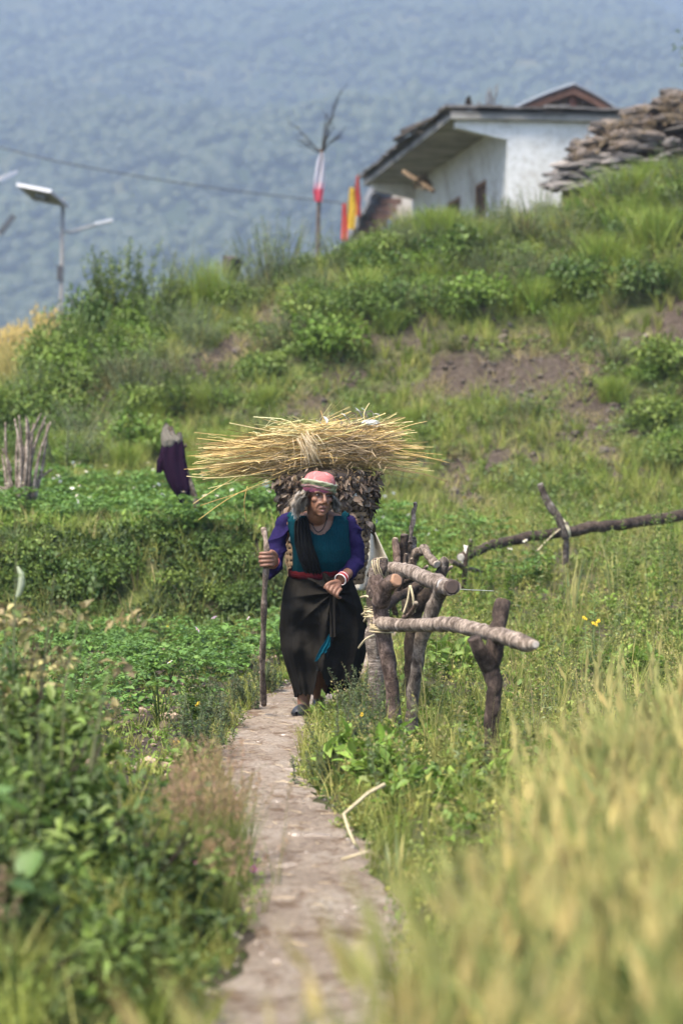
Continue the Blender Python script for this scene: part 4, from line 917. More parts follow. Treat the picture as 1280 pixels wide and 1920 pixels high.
# dry stone wall with earth on top, right
sw = empty('stone_wall', tuple(W(1160, 345, 42)), label='tumbled stone wall topped with brown earth right of the house', cat='stone wall'); winv = Matrix.Translation(-Vector(sw.location))
tx = [1030, 1062, 1075, 1110, 1150, 1180, 1240, 1300, 1420]; ty = [330, 300, 262, 246, 232, 214, 190, 172, 150]; bx = [1030, 1130, 1200, 1300, 1420]; by = [362, 350, 312, 290, 270]
mb = MB(); V = []; F = []; nn = 30
for i in range(nn):
    px = 1052 + i * 12.5; t_, b_ = np.interp(px, tx, ty) + 10, np.interp(px, bx, by) + 40
    for s in range(6):
        f = s / 5; q = W(px, b_ * (1 - f) + t_ * f, 41.4 + f * .5 + .25 * vnoise(np.array([px * .03]), np.array([f * 3.]), 14)[0]); V.append(q)
    V.append(q + np.array((.1, 1.6, -.2)))
for i in range(nn - 1):
    for s in range(6): F.append([i * 7 + s, (i + 1) * 7 + s, (i + 1) * 7 + s + 1, i * 7 + s + 1])
mb.add(V, F, (.13, .092, .07)); o = mb.build('earth_core', M_SOILA, sw); o.matrix_parent_inverse = winv
for i in range(120):
    px = rng.uniform(1036, 1330); t_, b_ = np.interp(px, tx, ty), np.interp(px, bx, by); f = rng.random(); low = f < .5 or px < 1075
    py = b_ * (1 - f) + t_ * f; mb = MB(); q = W(px, py, 41.2 + f * .45)
    if low: rock(mb, (0, 0, 0), (rng.uniform(.12, .36), .22, rng.uniform(.035, .085)), 300 + i, 2, np.array([(.135, .12, .11), (.095, .086, .08), (.17, .15, .135)][i % 3]) * rng.uniform(.65, 1.15), rz=rng.uniform(-.3, .3))
    else: rock(mb, (0, 0, 0), (rng.uniform(.16, .42), .26, rng.uniform(.06, .17)), 300 + i, 2, np.array([(.12, .098, .084), (.09, .074, .064), (.055, .046, .04)][i % 3]) * rng.uniform(.7, 1.2), rz=rng.uniform(-.5, .5))
    o = mb.build('stone', M_STONE, sw); o.matrix_parent_inverse = winv; o.location = q; o.rotation_euler = (0, rng.uniform(-.25, .15), 0)
mb = MB(); Pw = np.array([W(px, np.interp(px, tx, ty) + rng.uniform(-2, 50), 40.95) for px in rng.uniform(1075, 1320, 90)]); tufts(mb, Pw, 12, .14, 2.0, [(.22, .16, .11), (.28, .21, .14), (.17, .12, .085)], .01, 2); o = mb.build('dead_grass', M_GRASS, sw, kind='stuff'); o.matrix_parent_inverse = winv

# ------------------------------------------------------------------ lamps, wire, flags, tree, boulder
def solar_lamp(X, Y, ztop, label):
    z0 = HS(X, Y) - .3; e = empty('solar_lamp', (X, Y, z0), label=label, cat='street lamp', group='solar street lamps'); h = ztop - z0; k = Y / FPX
    mb = MB(); add_tube(mb, [(0, 0, 0), (.02, 0, h * .5), (.08, 0, h)], [.055, .05, .045], 10, (.15, .145, .14)); mb.build('pole', M_PAINT, e)
    mb = MB(); Mx = Matrix.Translation((-.36, -.1, h + .05)) @ Matrix.Rotation(math.radians(-32), 4, 'Z') @ Matrix.Rotation(math.radians(12), 4, 'Y') @ Matrix.Rotation(math.radians(-22), 4, 'X')
    box(mb, (-.48, -.36, 0), (.48, .36, .012), (.17, .165, .15), Mx); po = mb.build('solar_panel', M_PAINT, e)
    for lo, hi in (((-.50, -.38, -.03), (.50, -.36, .04)), ((-.50, .36, -.03), (.50, .38, .04)), ((-.50, -.36, -.03), (-.48, .36, .04)), ((.48, -.36, -.03), (.50, .36, .04))):
        mb = MB(); box(mb, lo, hi, (.36, .36, .38), Mx); mb.build('panel_frame', M_PAINT, po)
    mb = MB(); box(mb, (-.15, -.08, -.10), (.15, .08, -.002), (.12, .12, .11), Mx); mb.build('junction_box', M_PAINT, po)
    za = h - .72; mb = MB(); add_tube(mb, [(.06, 0, za), (.25, 0, za - .03), (.82, 0, za + .13)], .032, 7, (.2, .2, .2)); mb.build('arm', M_PAINT, e)
    mb = MB(); Ma = Matrix.Translation((1.0, 0, za + .20)) @ Matrix.Rotation(-.22, 4, 'Y'); box(mb, (-.22, -.09, -.03), (.20, .09, .025), (.38, .39, .42), Ma); box(mb, (-.14, -.06, -.045), (.16, .06, -.0305), (.5, .5, .48), Ma); mb.build('lamp_head', M_PAINT, e)
    mb = MB(); box(mb, (-.05, -.09, h - 1.82), (.07, -.045, h - 1.5), (.05, .05, .055)); mb.build('battery_box', M_PAINT, e); return e
q = W(112, 372, 55); solar_lamp(q[0], q[1], q[2], 'tall solar street lamp on a grey pole left of the hill')
q = W(-46, 345, 55); l2 = solar_lamp(q[0], q[1], q[2], 'solar street lamp cut off by the left edge of the picture'); l2.rotation_euler = (0, 0, math.pi)
q = W(14, 420, 54.2); mb = MB(); Mx = Matrix.Translation(Vector(q)) @ Matrix.Rotation(math.radians(-52), 4, 'Y'); box(mb, (-.26, -.05, -.06), (.24, .05, .06), (.06, .065, .075), Mx); box(mb, (-.55, -.02, -.02), (-.262, .02, .02), (.4, .35, .33), Mx)
ob = mb.build('dark_lamp', M_PAINT, label='dark tilted lamp head under the solar panel at the left edge', cat='lamp')
mb = MB(); qa, qb, qc = W(-260, 222, 58), W(140, 309, 57), W(672, 384, 57); add_tube(mb, bez([qa, W(-60, 262, 58), qb, W(400, 352, 57), qc], 40), .016, 5, (.05, .055, .06)); mb.build('power_line', M_PAINT, label='thin power line sagging across to the house', cat='wire')

e = empty('flag_pole', tuple(W(597, 500, 44)), label='wooden flag pole topped with bare twigs on the crest', cat='flag pole'); fi = Matrix.Translation(-Vector(e.location))
mb = MB(); add_tube(mb, bez([W(596, 520, 44), W(597, 400, 44), W(603, 280, 44)], 12), np.linspace(.042, .03, 12), 8, (.7, .65, .65)); o = mb.build('pole', M_BARK, e); o.matrix_parent_inverse = fi
b0 = W(603, 280, 44)
for i, (px, py) in enumerate([(639, 168), (628, 200), (556, 236), (566, 262), (640, 255), (612, 215), (625, 240)]):
    t = W(px, py, 44 + .15 * (i % 3 - 1)); mb = MB(); p = bez([b0 - UZ * .02 * i, b0 * .55 + t * .45 + UZ * (.03 if px > 600 else -.08), t], 9); add_tube(mb, p, np.linspace(.018, .006, 9), 5, (.5, .5, .48))
    for k in range(5):
        s0 = p[3 + k]; d = norm((t - b0) / np.linalg.norm(t - b0) + rng.normal(size=3) * .35) * rng.uniform(.12, .3); add_tube(mb, [s0, s0 + d], [.007, .003], 4, (.5, .5, .48))
    o = mb.build('twig', M_BARKD, e); o.matrix_parent_inverse = fi
def banner(name, prof_, Y, C, label, par=None, inv_=None, cat='flag', amp=.05):
    """hanging cloth: rows of (py, px_left, px_right)"""
    mb = MB(); rows = []; n = 10; py = np.linspace(prof_[0][0], prof_[-1][0], 18)
    for y in py:
        l_ = np.interp(y, [r[0] for r in prof_], [r[1] for r in prof_]); r2 = np.interp(y, [r[0] for r in prof_], [r[2] for r in prof_])
        for j in range(n):
            f = j / (n - 1); q = W(l_ * (1 - f) + r2 * f, y, Y); q[1] += amp * math.sin(f * 11 + y * .03) ; rows.append(q)
    V = np.array(rows); i = np.arange(18 * n).reshape(18, n); F = np.stack([i[:-1, :-1], i[:-1, 1:], i[1:, 1:], i[1:, :-1]], -1).reshape(-1, 4)
    mb.add(V, F, np.repeat(np.array([C(y) for y in py]), n, 0)); o = mb.build(name, M_PETAL, par, label=label if not par else None, cat=cat if not par else None)
    if par: o.matrix_parent_inverse = inv_
    return o
banner('banner_cloth', [(286, 601, 606), (300, 595, 609), (335, 589, 610), (360, 587, 606), (378, 590, 603)], 43.93, lambda y: (.50, .47, .52) if y < 345 else (.62, .10, .14) if y > 352 else (.65, .4, .45), None, e, fi)
for i, (pr, C, lb) in enumerate([([(382, 642, 648), (420, 640, 652), (450, 639, 651)], (.62, .10, .08), 'red cloth flag lowest, left of the yellow one'), ([(352, 655, 663), (390, 652, 668), (430, 650, 664)], (.70, .48, .06), 'yellow cloth flag between two red ones'), ([(330, 668, 672), (370, 664, 676), (405, 662, 675)], (.55, .10, .08), 'red cloth flag nearest the house corner')]):
    f_ = empty('prayer_flag', tuple(W(pr[-1][1], 470, 49 + i * .3)), label=lb, cat='flag', group='cloth flags beside the house'); fi2 = Matrix.Translation(-Vector(f_.location))
    banner('cloth', pr, 49 + i * .3, lambda y: C, None, f_, fi2)
    mb = MB(); add_tube(mb, [W(pr[0][2] + 1, pr[0][0] - 6, 49.05 + i * .3), W(pr[0][2] + 1, 520, 49.05 + i * .3)], .014, 5, (.6, .55, .5)); o = mb.build('pole', M_BARK, f_); o.matrix_parent_inverse = fi2
q = G(433, 535, 30, 44); mb = MB(); b_ = W(433, 502, 36); rock(mb, (0, 0, 0), (.19, .25, .26), 77, 3, (.055, .045, .045)); o = mb.build('dark_boulder', M_STONE, label='dark boulder on the crest of the hill', cat='boulder'); o.location = b_
mb = MB(); box(mb, (-.16, -.15, -.35), (.16, .15, .0), (.03, .03, .033)); box(mb, (-.18, -.17, .002), (.18, .17, .05), (.035, .035, .04)); o = mb.build('dark_crate', M_PAINT, label='small dark crate behind the bushes at the far left crest', cat='crate'); o.location = W(86, 600, 40)
# tree whose twigs enter at the upper right
tr = empty('roadside_tree', (6.75, 41, HS(6.75, 41)), label='leafy tree reaching in at the upper right edge', cat='tree'); zt = HS(6.75, 41)
mb = MB(); add_tube(mb, bez([(0, 0, -.2), (.1, 0, 1), (-.05, 0, 2.2), (0, 0, 3.4)], 10), np.linspace(.12, .05, 10), 8, (.6, .55, .5))
for i in range(9):
    a = i * .7; add_tube(mb, bez([(0, 0, 1.4 + i * .2), (math.cos(a) * .5, math.sin(a) * .4, 1.9 + i * .2), (math.cos(a) * .95, math.sin(a) * .8, 2.1 + i * .2)], 6), np.linspace(.04, .012, 6), 5, (.6, .55, .5))
mb.build('trunk', M_BARK, tr); mb = MB(); lump_bush(mb, 1.12, 2.6, 3000, 26, .11, DARK, .5); V_ = mb.V; mb.V = [v + np.array((0, 0, 1.3)) for v in V_]; mb.build('crown', M_LEAF, tr)
# ------------------------------------------------------------------ rough fence of branches
def bumpy(mb, a=.005):
    for i, V in enumerate(mb.V):
        d = np.stack([fbm(V[:, 0] * 26 + 5 * k, V[:, 2] * 26 + V[:, 1] * 19 - 3 * k, 3, 40 + k) for k in range(3)], 1); mb.V[i] = V + d * a * 1.6
def timber(name, pts, rad, label, cat, mat=M_BARK, c=(1, 1, 1), n=16, k=44, prongs=(), ends=((1, (.36, .29, .22)),), seed=0, knots=5, group=None):
    """pts: (px, py, Y) along the branch; prongs: extra (pts, rad)"""
    p = bez([W(*q) for q in pts], k); r = .78 * np.interp(np.linspace(0, 1, k), np.linspace(0, 1, len(rad)), rad); r_ = np.random.default_rng(seed + 900)
    r = r * (1 + .05 * np.interp(np.arange(k), np.arange(0, k + 3, 3), r_.uniform(-1, 1, len(np.arange(0, k + 3, 3)))))
    jj = r_.normal(size=(k // 4 + 2, 3)); p = p + np.stack([np.interp(np.arange(k) / 4, np.arange(k // 4 + 2), jj[:, a]) for a in range(3)], 1) * r[:, None] * .12
    e = empty(name, p[0], label=label, cat=cat, group=group); inv_ = Matrix.Translation(-Vector(p[0])); mb = MB(); add_tube(mb, p, r, n, c, rough=.035, seed=seed)
    for j in range(knots):
        i = r_.integers(2, k - 2); d = norm(r_.normal(size=3)); V, F = ico(1); mb.add(V * r[i] * .38 + p[i] + d * r[i] * .75, F, c)
    for pp, rr in prongs:
        q = bez([W(*x) for x in pp], 12); add_tube(mb, q, np.interp(np.linspace(0, 1, 12), np.linspace(0, 1, len(rr)), rr), n, c, rough=.035, seed=seed + 1)
    bumpy(mb); o = mb.build('wood', mat, e); o.matrix_parent_inverse = inv_
    tips = [(p[0], p[0] - p[1], r[0]), (p[-1], p[-1] - p[-2], r[-1])] + [(lambda q: (q[-1], q[-1] - q[-2], rr[-1]))(bez([W(*x) for x in pp], 12)) for pp, rr in prongs]
    for w_, cc in ends:
        if w_ >= len(tips): continue
        a, d, rr = tips[w_]; d = norm(d); mb = MB(); add_tube(mb, [a - d * .01, a + d * .002, a + d * .007], [rr * .95, rr * .92, rr * .7], n, np.array(cc) * .62, rough=.06, seed=seed); o = mb.build('cut_end', M_CUT, e); o.matrix_parent_inverse = inv_
    return e
timber('fence_post', [(915, 1500, 10.9), (921, 1400, 10.9), (925, 1320, 10.9), (921, 1265, 10.9), (915, 1238, 10.9)], [.030, .043, .046, .050, .052], 'dark forked post holding the front rail, nearest the camera', 'post', M_BARKD, (1.1, 1, 1), prongs=[([(917, 1250, 10.9), (930, 1200, 10.92), (936, 1160, 10.96), (943, 1128, 10.99)], [.046, .040, .036, .036]), ([(917, 1248, 10.9), (900, 1222, 10.86), (888, 1196, 10.84)], [.045, .036, .030])], ends=((2, (.42, .24, .13)),), seed=1)
timber('fence_rail', [(706, 1166, 12.75), (760, 1172, 12.3), (820, 1170, 11.8), (880, 1178, 11.3), (930, 1190, 10.9), (985, 1206, 10.5), (1003, 1210, 10.4)], [.040, .044, .046, .046, .046, .045, .020], 'thick grey front rail with a pale cut end', 'rail', M_BARK, (1.65, 1.58, 1.52), k=70, seed=2, ends=((1, (.40, .35, .30)),), knots=9)
timber('fence_post', [(745, 1440, 12.7), (738, 1340, 12.7), (728, 1240, 12.7), (716, 1170, 12.7), (711, 1120, 12.7), (704, 1080, 12.75)], [.036, .045, .050, .052, .048, .042], 'brown post with peeled bark tied to the front rail', 'post', M_BARK, (.85, .72, .70), seed=3, k=56, prongs=[([(713, 1130, 12.68), (722, 1102, 12.62), (743, 1088, 12.55)], [.046, .042, .038])], ends=((2, (.40, .22, .13)),))
timber('fence_post', [(766, 1450, 12.45), (772, 1370, 12.45), (776, 1290, 12.42), (786, 1225, 12.4), (797, 1180, 12.38), (818, 1125, 12.34), (833, 1098, 12.25)], [.036, .040, .042, .042, .042, .046, .050], 'leaning grey post with a pale cut top', 'post', M_BARK, (.95, .93, .9), seed=4, k=56, ends=((1, (.36, .34, .32)),))
timber('fence_post', [(712, 1350, 13.6), (706, 1290, 13.6), (700, 1210, 13.6), (700, 1140, 13.6), (703, 1090, 13.6), (708, 1052, 13.65)], [.050, .056, .055, .052, .050, .044], 'pale post with banded bark beside the path', 'post', M_BIRCH, (1, 1, 1), seed=5, k=56)
timber('fence_rail', [(728, 1066, 13.6), (770, 1075, 13.1), (815, 1091, 12.6), (848, 1104, 12.1)], [.046, .052, .054, .052], 'thick upper rail with a dark end above the leaning post', 'rail', M_BARK, (1.6, 1.55, 1.52), seed=6, ends=((1, (.08, .055, .045)),), knots=8)
timber('fence_stake', [(745, 1120, 14.2), (744, 1060, 14.2), (741, 1010, 14.25)], [.03, .028, .024], 'brown stake behind the upper rail, leftmost of the pair', 'stake', M_BARK, (.8, .66, .62), seed=7)
timber('fence_stake', [(757, 1120, 14.3), (756, 1060, 14.3), (756, 1004, 14.3)], [.036, .034, .030], 'dark thick stake behind the upper rail', 'stake', M_BARKD, (.8, .75, .75), seed=8, ends=((1, (.12, .09, .075)),))
timber('fence_stake', [(764, 1150, 14.5), (766, 1060, 14.5), (769, 1030, 14.5), (772, 1012, 14.5)], [.045, .050, .046, .040], 'knobbly grey stump carrying a thin upright stick', 'stump', M_BARK, (.95, .92, .9), seed=9, knots=12)
timber('thin_stick', [(769, 1020, 14.42), (773, 985, 14.45), (778, 944, 14.5)], [.017, .018, .016], 'thin grey stick standing tallest above the fence tangle', 'stick', M_BARK, (.95, .92, .9), seed=10)
timber('fence_branch', [(768, 1062, 14.2), (780, 1040, 14.15), (795, 1032, 14.1), (806, 1046, 14.0), (818, 1058, 13.95)], [.030, .034, .034, .032, .034], 'crooked branch bent over behind the upper rail', 'branch', M_BARK, (1.1, 1.05, 1.0), seed=11, ends=((1, (.45, .36, .28)),), prongs=[([(795, 1034, 14.1), (796, 1025, 14.08)], [.034, .028])])
timber('fence_stake', [(812, 1130, 14.0), (822, 1090, 14.0), (834, 1050, 14.0)], [.034, .038, .036], 'grey split stake leaning right behind the upper rail', 'stake', M_BARK, (.8, .8, .8), seed=12, knots=8)
timber('fence_branch', [(700, 1150, 13.5), (735, 1128, 13.7), (765, 1108, 13.9), (800, 1085, 14.1)], [.03, .034, .034, .03], 'dark branch crossing under the upper rail', 'branch', M_BARKD, (.9, .8, .75), seed=13)
timber('fence_stump', [(770, 1300, 14.0), (772, 1200, 14.0), (778, 1140, 14.0), (782, 1095, 14.0)], [.06, .058, .055, .05], 'dark stump in the middle of the fence tangle', 'stump', M_BARKD, (.7, .65, .6), seed=14, prongs=[([(778, 1140, 14.0), (800, 1118, 13.95), (822, 1100, 13.9)], [.05, .04, .034])])
timber('fence_stump', [(700, 1120, 13.3), (704, 1090, 13.3), (712, 1070, 13.3), (716, 1052, 13.35)], [.04, .046, .044, .036], 'gnarled knot of wood at the left end of the upper rail', 'stump', M_BARK, (.9, .82, .8), seed=15, knots=14)
timber('fence_stake', [(672, 1195, 14.3), (684, 1165, 14.0), (704, 1155, 13.5)], [.010, .012, .014], 'thin twig poking out left of the fence', 'twig', M_BARK, (.9, .8, .7), seed=21)
timber('fence_log', [(862, 1047, 20.2), (905, 1028, 20.6), (960, 1013, 21.0), (1040, 1000, 21.4), (1120, 988, 21.8), (1200, 979, 22.2), (1330, 955, 22.8)], [.045, .050, .054, .060, .062, .064, .066], 'long dark log laid as rail across the meadow', 'log', M_BARKD, (1.1, 1, .95), seed=16, k=90, knots=16, ends=((0, (.5, .45, .38)),))
timber('fence_post', [(1060, 1170, 21.3), (1059, 1080, 21.3), (1061, 1020, 21.3), (1061, 980, 21.3)], [.035, .035, .033, .028], 'dark post under the log with a grey curved prong', 'post', M_BARK, (.75, .75, .75), seed=17, prongs=[([(1060, 1010, 21.22), (1048, 975, 21.2), (1028, 945, 21.2), (1012, 908, 21.2)], [.033, .036, .034, .026])], ends=((2, (.3, .27, .25)),))
timber('fence_post', [(868, 1120, 20.3), (873, 1060, 20.2), (882, 1012, 20.2)], [.03, .028, .022], 'short dark stake at the left end of the long log', 'stake', M_BARKD, (1, .9, .85), seed=18)
timber('fence_branch', [(846, 1052, 20.0), (868, 1063, 20.2), (900, 1070, 20.5)], [.026, .03, .03], 'small broken branch under the left end of the long log', 'branch', M_BARK, (.8, .75, .7), seed=19)
timber('fence_twig', [(757, 1160, 12.9), (768, 1150, 12.85), (779, 1130, 12.8)], [.018, .016, .014], 'short upright stub on the front rail', 'twig', M_BARK, (.9, .75, .7), seed=20)
for i, (a_, b_) in enumerate([((728, 1140), (760, 1040)), ((742, 1150), (725, 1055)), ((790, 1135), (772, 1048)), ((800, 1120), (846, 1062)), ((735, 1100), (800, 1062)), ((752, 1170), (790, 1108)), ((690, 1075), (735, 1100))]):
    timber('fence_branch', [(*a_, 14.0 + .06 * i), ((a_[0] + b_[0]) / 2 + (-1) ** i * 6, (a_[1] + b_[1]) / 2 + 4, 13.95 + .06 * i), (*b_, 14.0 + .06 * i)], [.02, .018, .013], ['steep thin branch left in the fence tangle', 'thin branch leaning left under the upper rail', 'thin upright branch in the middle of the tangle', 'thin branch leaning right at the end of the tangle', 'flat thin branch crossing the tangle behind the rail', 'thin branch under the upper rail, lowest of the tangle', 'short thin branch across the banded post'][i], 'branch', M_BARK if i % 2 else M_BARKD, (1, .92, .88), seed=40 + i, k=24)
def rope(c, ax, R, turns, r, label, col=(.34, .27, .155)):
    ax = norm(np.array(ax, float)); u1 = norm(np.cross(ax, (0, 1, .1))); u2 = np.cross(ax, u1); t = np.linspace(0, turns * 6.283, int(turns * 22)); w_ = np.sin(t * .37) * .35
    P = np.asarray(c) + (np.cos(t) * R)[:, None] * u1 + (np.sin(t) * R)[:, None] * u2 + ((t / t[-1] - .5) * .05)[:, None] * ax + (w_ * .02)[:, None] * ax
    mb = MB(); add_tube(mb, P, r, 6, col); P2 = P + ax * .012 + rng.normal(size=P.shape) * .002; add_tube(mb, P2, r * .8, 6, np.array(col) * .8); return mb.build('rope_tie', M_STRAW, label=label, cat='rope')
rope(W(712, 1068, 13.3), (1, -.3, .3), .060, 2, .003, 'straw rope round the knot at the left end of the upper rail')
rope(W(716, 1178, 12.7), (.15, 0, 1), .062, 3, .004, 'straw rope binding the brown post to the front rail')
rope(W(705, 1150, 13.3), (.1, 0, 1), .066, 2, .004, 'loose straw rope round the banded post')
rope(W(1056, 992, 21.35), (1, .2, .4), .085, 2, .008, 'pale straw rope tying the curved prong to the log', (.6, .53, .36))
rope(W(872, 1040, 20.3), (1, .2, -.2), .07, 2, .008, 'pale binding at the left tip of the long log', (.6, .56, .48))
def strands(pp, Ys, r, label, c=(.36, .30, .19)):
    mb = MB(); add_tube(mb, bez([W(a, b, y) for (a, b), y in zip(pp, Ys)], 12), r, 5, c); return mb.build('straw_strand', M_STRAW, label=label, cat='straw')
strands([(768, 1098), (764, 1125), (756, 1150)], [12.9, 12.9, 12.9], .006, 'straw strand hanging under the upper rail, left one'); strands([(769, 1098), (774, 1120), (777, 1148)], [12.9, 12.88, 12.9], .007, 'broader straw strand hanging under the upper rail, right one')
strands([(676, 1120), (688, 1118), (700, 1128)], [13.4, 13.3, 13.3], .006, 'curled rope end left of the banded post, upper'); strands([(678, 1152), (690, 1146), (702, 1152)], [13.4, 13.3, 13.3], .006, 'curled rope end left of the banded post, middle'); strands([(682, 1165), (690, 1155), (704, 1156)], [13.4, 13.3, 13.3], .006, 'curled rope end left of the banded post, lower')
strands([(1052, 990), (1030, 1008), (1000, 1040)], [21.2, 21.1, 21.0], .006, 'rope tail hanging from the log'); strands([(672, 1215), (686, 1198), (702, 1190)], [13.5, 13.4, 13.4], .006, 'straw end sticking out toward the skirt')
strands([(840, 1103), (880, 1106), (925, 1108)], [12.1, 13, 14], .002, 'thin pale string stretched right of the upper rail', (.5, .48, .44))
# cream cloth behind her
mb = MB(); k, n = 26, 22; V = []
for i in range(k):
    f = i / (k - 1); py = 972 + f * 135; l_ = np.interp(py, [972, 1000, 1050, 1085, 1107], [688, 684, 676, 664, 668]); r2 = np.interp(py, [972, 990, 1020, 1050, 1075, 1090, 1107], [691, 700, 714, 728, 716, 708, 698])
    for j in range(n): g = j / (n - 1); V.append(W(l_ * (1 - g) + r2 * g, py, 15.1 + .05 * math.sin(g * 9 + py * .02) + .06 * g - .10 * sstep(.6, 1, f)))
i = np.arange(k * n).reshape(k, n); mb.add(V, np.stack([i[:-1, :-1], i[:-1, 1:], i[1:, 1:], i[1:, :-1]], -1).reshape(-1, 4), (.42, .38, .31)); o = mb.build('cream_cloth', M_CLOTH, label='cream cloth hanging behind her beside the fence', cat='cloth'); so = o.modifiers.new('t', 'SOLIDIFY'); so.thickness = .006
# ------------------------------------------------------------------ scarecrow and stick stack on the terrace
YS = 21.35; sc = empty('scarecrow', tuple(W(376, 985, YS)), label='scarecrow of purple shirt and grey sack on a leaning pole', cat='scarecrow'); si = Matrix.Translation(-Vector(sc.location))
def scp(o): o.parent = sc; o.matrix_parent_inverse = si; return o
mb = MB(); add_tube(mb, bez([W(382, 1005, YS), W(364, 930, YS), W(335, 850, YS), W(318, 800, YS)], 14), .028, 8, (.9, .85, .8)); scp(mb.build('pole', M_BARK)); mb = MB(); add_tube(mb, [W(296, 872, YS), W(325, 846, YS), W(350, 835, YS)], .018, 6, (.8, .75, .7)); scp(mb.build('crossbar', M_BARK))
def flat_body(rows, hdm, C, name, mat, fold=.012):
    V = []; n = 30; k = 26; r = np.array(rows, float)
    for py in np.linspace(r[0, 0], r[-1, 0], k):
        l_, r2 = np.interp(py, r[:, 0], r[:, 1]), np.interp(py, r[:, 0], r[:, 2]); hw = (r2 - l_) / 2
        for j in range(n): t = j / n * 6.283; V.append(W((l_ + r2) / 2 + math.cos(t) * hw, py + 2 * math.sin(t * 5), YS + math.sin(t) * hw * hdm / 197 + fold * math.sin(t * 7 + py * .04)))
    F = [[i * n + j, i * n + (j + 1) % n, (i + 1) * n + (j + 1) % n, (i + 1) * n + j] for i in range(k - 1) for j in range(n)] + [list(range(0)) or [0, 10, 20, 20]][:0]; return scp(MB().add(V, F, C).build(name, mat))
flat_body([(828, 305, 344), (845, 300, 347), (862, 300, 349), (880, 305, 353), (900, 312, 358), (917, 322, 362), (930, 332, 354), (943, 338, 342)], .5, (.013, .0055, .014), 'shirt', M_CLOTH); flat_body([(852, 300, 318), (866, 294, 312), (886, 293, 303)], .6, (.013, .0055, .014), 'sleeve', M_CLOTH, .004)
flat_body([(793, 310, 313), (802, 305, 319), (815, 302, 328), (825, 302, 340), (836, 303, 336), (842, 306, 322)], .7, (.11, .098, .08), 'sack_head', M_CLOTH, .008); flat_body([(811, 333, 340), (822, 330, 343), (836, 332, 343)], .7, (.085, .075, .063), 'sack_fold', M_CLOTH, .004)
stk = empty('stick_stack', tuple(W(45, 945, 22.6)), label='grey dry branches stacked upright at the left edge', cat='sticks'); ti = Matrix.Translation(-Vector(stk.location))
for i, (a_, b_, c_, d_) in enumerate([(36, 935, 24, 770), (42, 935, 40, 768), (50, 935, 52, 776), (46, 930, 66, 772), (54, 930, 78, 778), (60, 930, 94, 790), (34, 935, 28, 800), (40, 932, 60, 800), (62, 935, 88, 800), (30, 935, 22, 790), (58, 930, 70, 790), (44, 938, 34, 775), (50, 915, 104, 878), (4, 940, -6, 830), (14, 938, 6, 850), (20, 938, -4, 905)]):
    mb = MB(); p = bez([W(a_, b_ + 12, 22.6 + .02 * i - .2), W((a_ + c_) / 2 + rng.normal(0, 10), (b_ + d_) / 2, 22.6 + .02 * i - .15), W(c_ + rng.normal(0, 9), d_ + rng.uniform(-8, 22), 22.7 + .02 * i - .15)], 10); add_tube(mb, p, np.linspace(.022, .008, 10), 6, np.array((1.3, 1.28, 1.25)) * rng.uniform(.7, 1.3)); o = mb.build('branch', M_BARK, stk); o.matrix_parent_inverse = ti
mb = MB(); rock(mb, (0, 0, 0), (.075, .06, .035), 4, 3, (.10, .26, .70)); o = mb.build('blue_plastic', M_PAINT, label='scrap of blue plastic on the upper terrace at the left', cat='plastic'); o.location = W(51, 946, 24.5)
# ------------------------------------------------------------------ the woman on the path
YP = 14.0
def Pp(px, py, dy=0.0): return W(px, py, YP + dy)
person = empty('person', (-.12, 14.05, 0.02), label='stooped old woman in purple sleeves and long dark skirt carrying a loaded basket', cat='person')
pinv = Matrix.Translation(-Vector(person.location))
def ppart(o, par=None):
    o.parent = par or person
    if par is None: o.matrix_parent_inverse = pinv
    return o
def fuse(name, mb, vox, it, mat, colf=None, smooth=.5, disp=None):
    """one continuous surface from overlapping closed shapes"""
    o = bpy.data.objects.new(name, mb.mesh(name, None)); COL.objects.link(o)
    r = o.modifiers.new('r', 'REMESH'); r.mode = 'VOXEL'; r.voxel_size = vox; r.use_smooth_shade = True
    s = o.modifiers.new('s', 'SMOOTH'); s.factor = smooth; s.iterations = it
    dg = bpy.context.evaluated_depsgraph_get(); me = bpy.data.meshes.new_from_object(o.evaluated_get(dg)); bpy.data.objects.remove(o)
    n = len(me.vertices); V = np.empty(n * 3, np.float32); me.vertices.foreach_get('co', V); V = V.reshape(-1, 3).astype(float)
    if disp is not None:
        N = np.empty(n * 3, np.float32); me.vertices.foreach_get('normal', N); V = V + N.reshape(-1, 3) * disp(V)[:, None]; me.vertices.foreach_set('co', V.astype(np.float32).ravel())
    C = np.ones((n, 3)) if colf is None else colf(V)
    for a in list(me.color_attributes): me.color_attributes.remove(a)
    a = me.color_attributes.new('Col', 'FLOAT_COLOR', 'POINT'); a.data.foreach_set('color', np.concatenate([C, np.ones((n, 1))], 1).astype(np.float32).ravel())
    me.materials.clear(); me.materials.append(mat)
    me.polygons.foreach_set('use_smooth', np.ones(len(me.polygons), bool)); me.update()
    o = bpy.data.objects.new(name, me); COL.objects.link(o); return o
def cut(o, f):
    bm = bmesh.new(); bm.from_mesh(o.data); d = [v for v in bm.verts if f(v.co)]; bmesh.ops.delete(bm, geom=d, context='VERTS'); bm.to_mesh(o.data); bm.free()
def ellipsoid(mb, c, r, R=None, sub=3):
    V, F = ico(sub); V = V * np.asarray(r)
    if R is not None: V = V @ R.T
    mb.add(V + np.asarray(c), F)
def limb(mb, pts, rad, n=14, k=20): add_tube(mb, bez(pts, k), np.interp(np.linspace(0, 1, k), np.linspace(0, 1, len(rad)), rad), n)
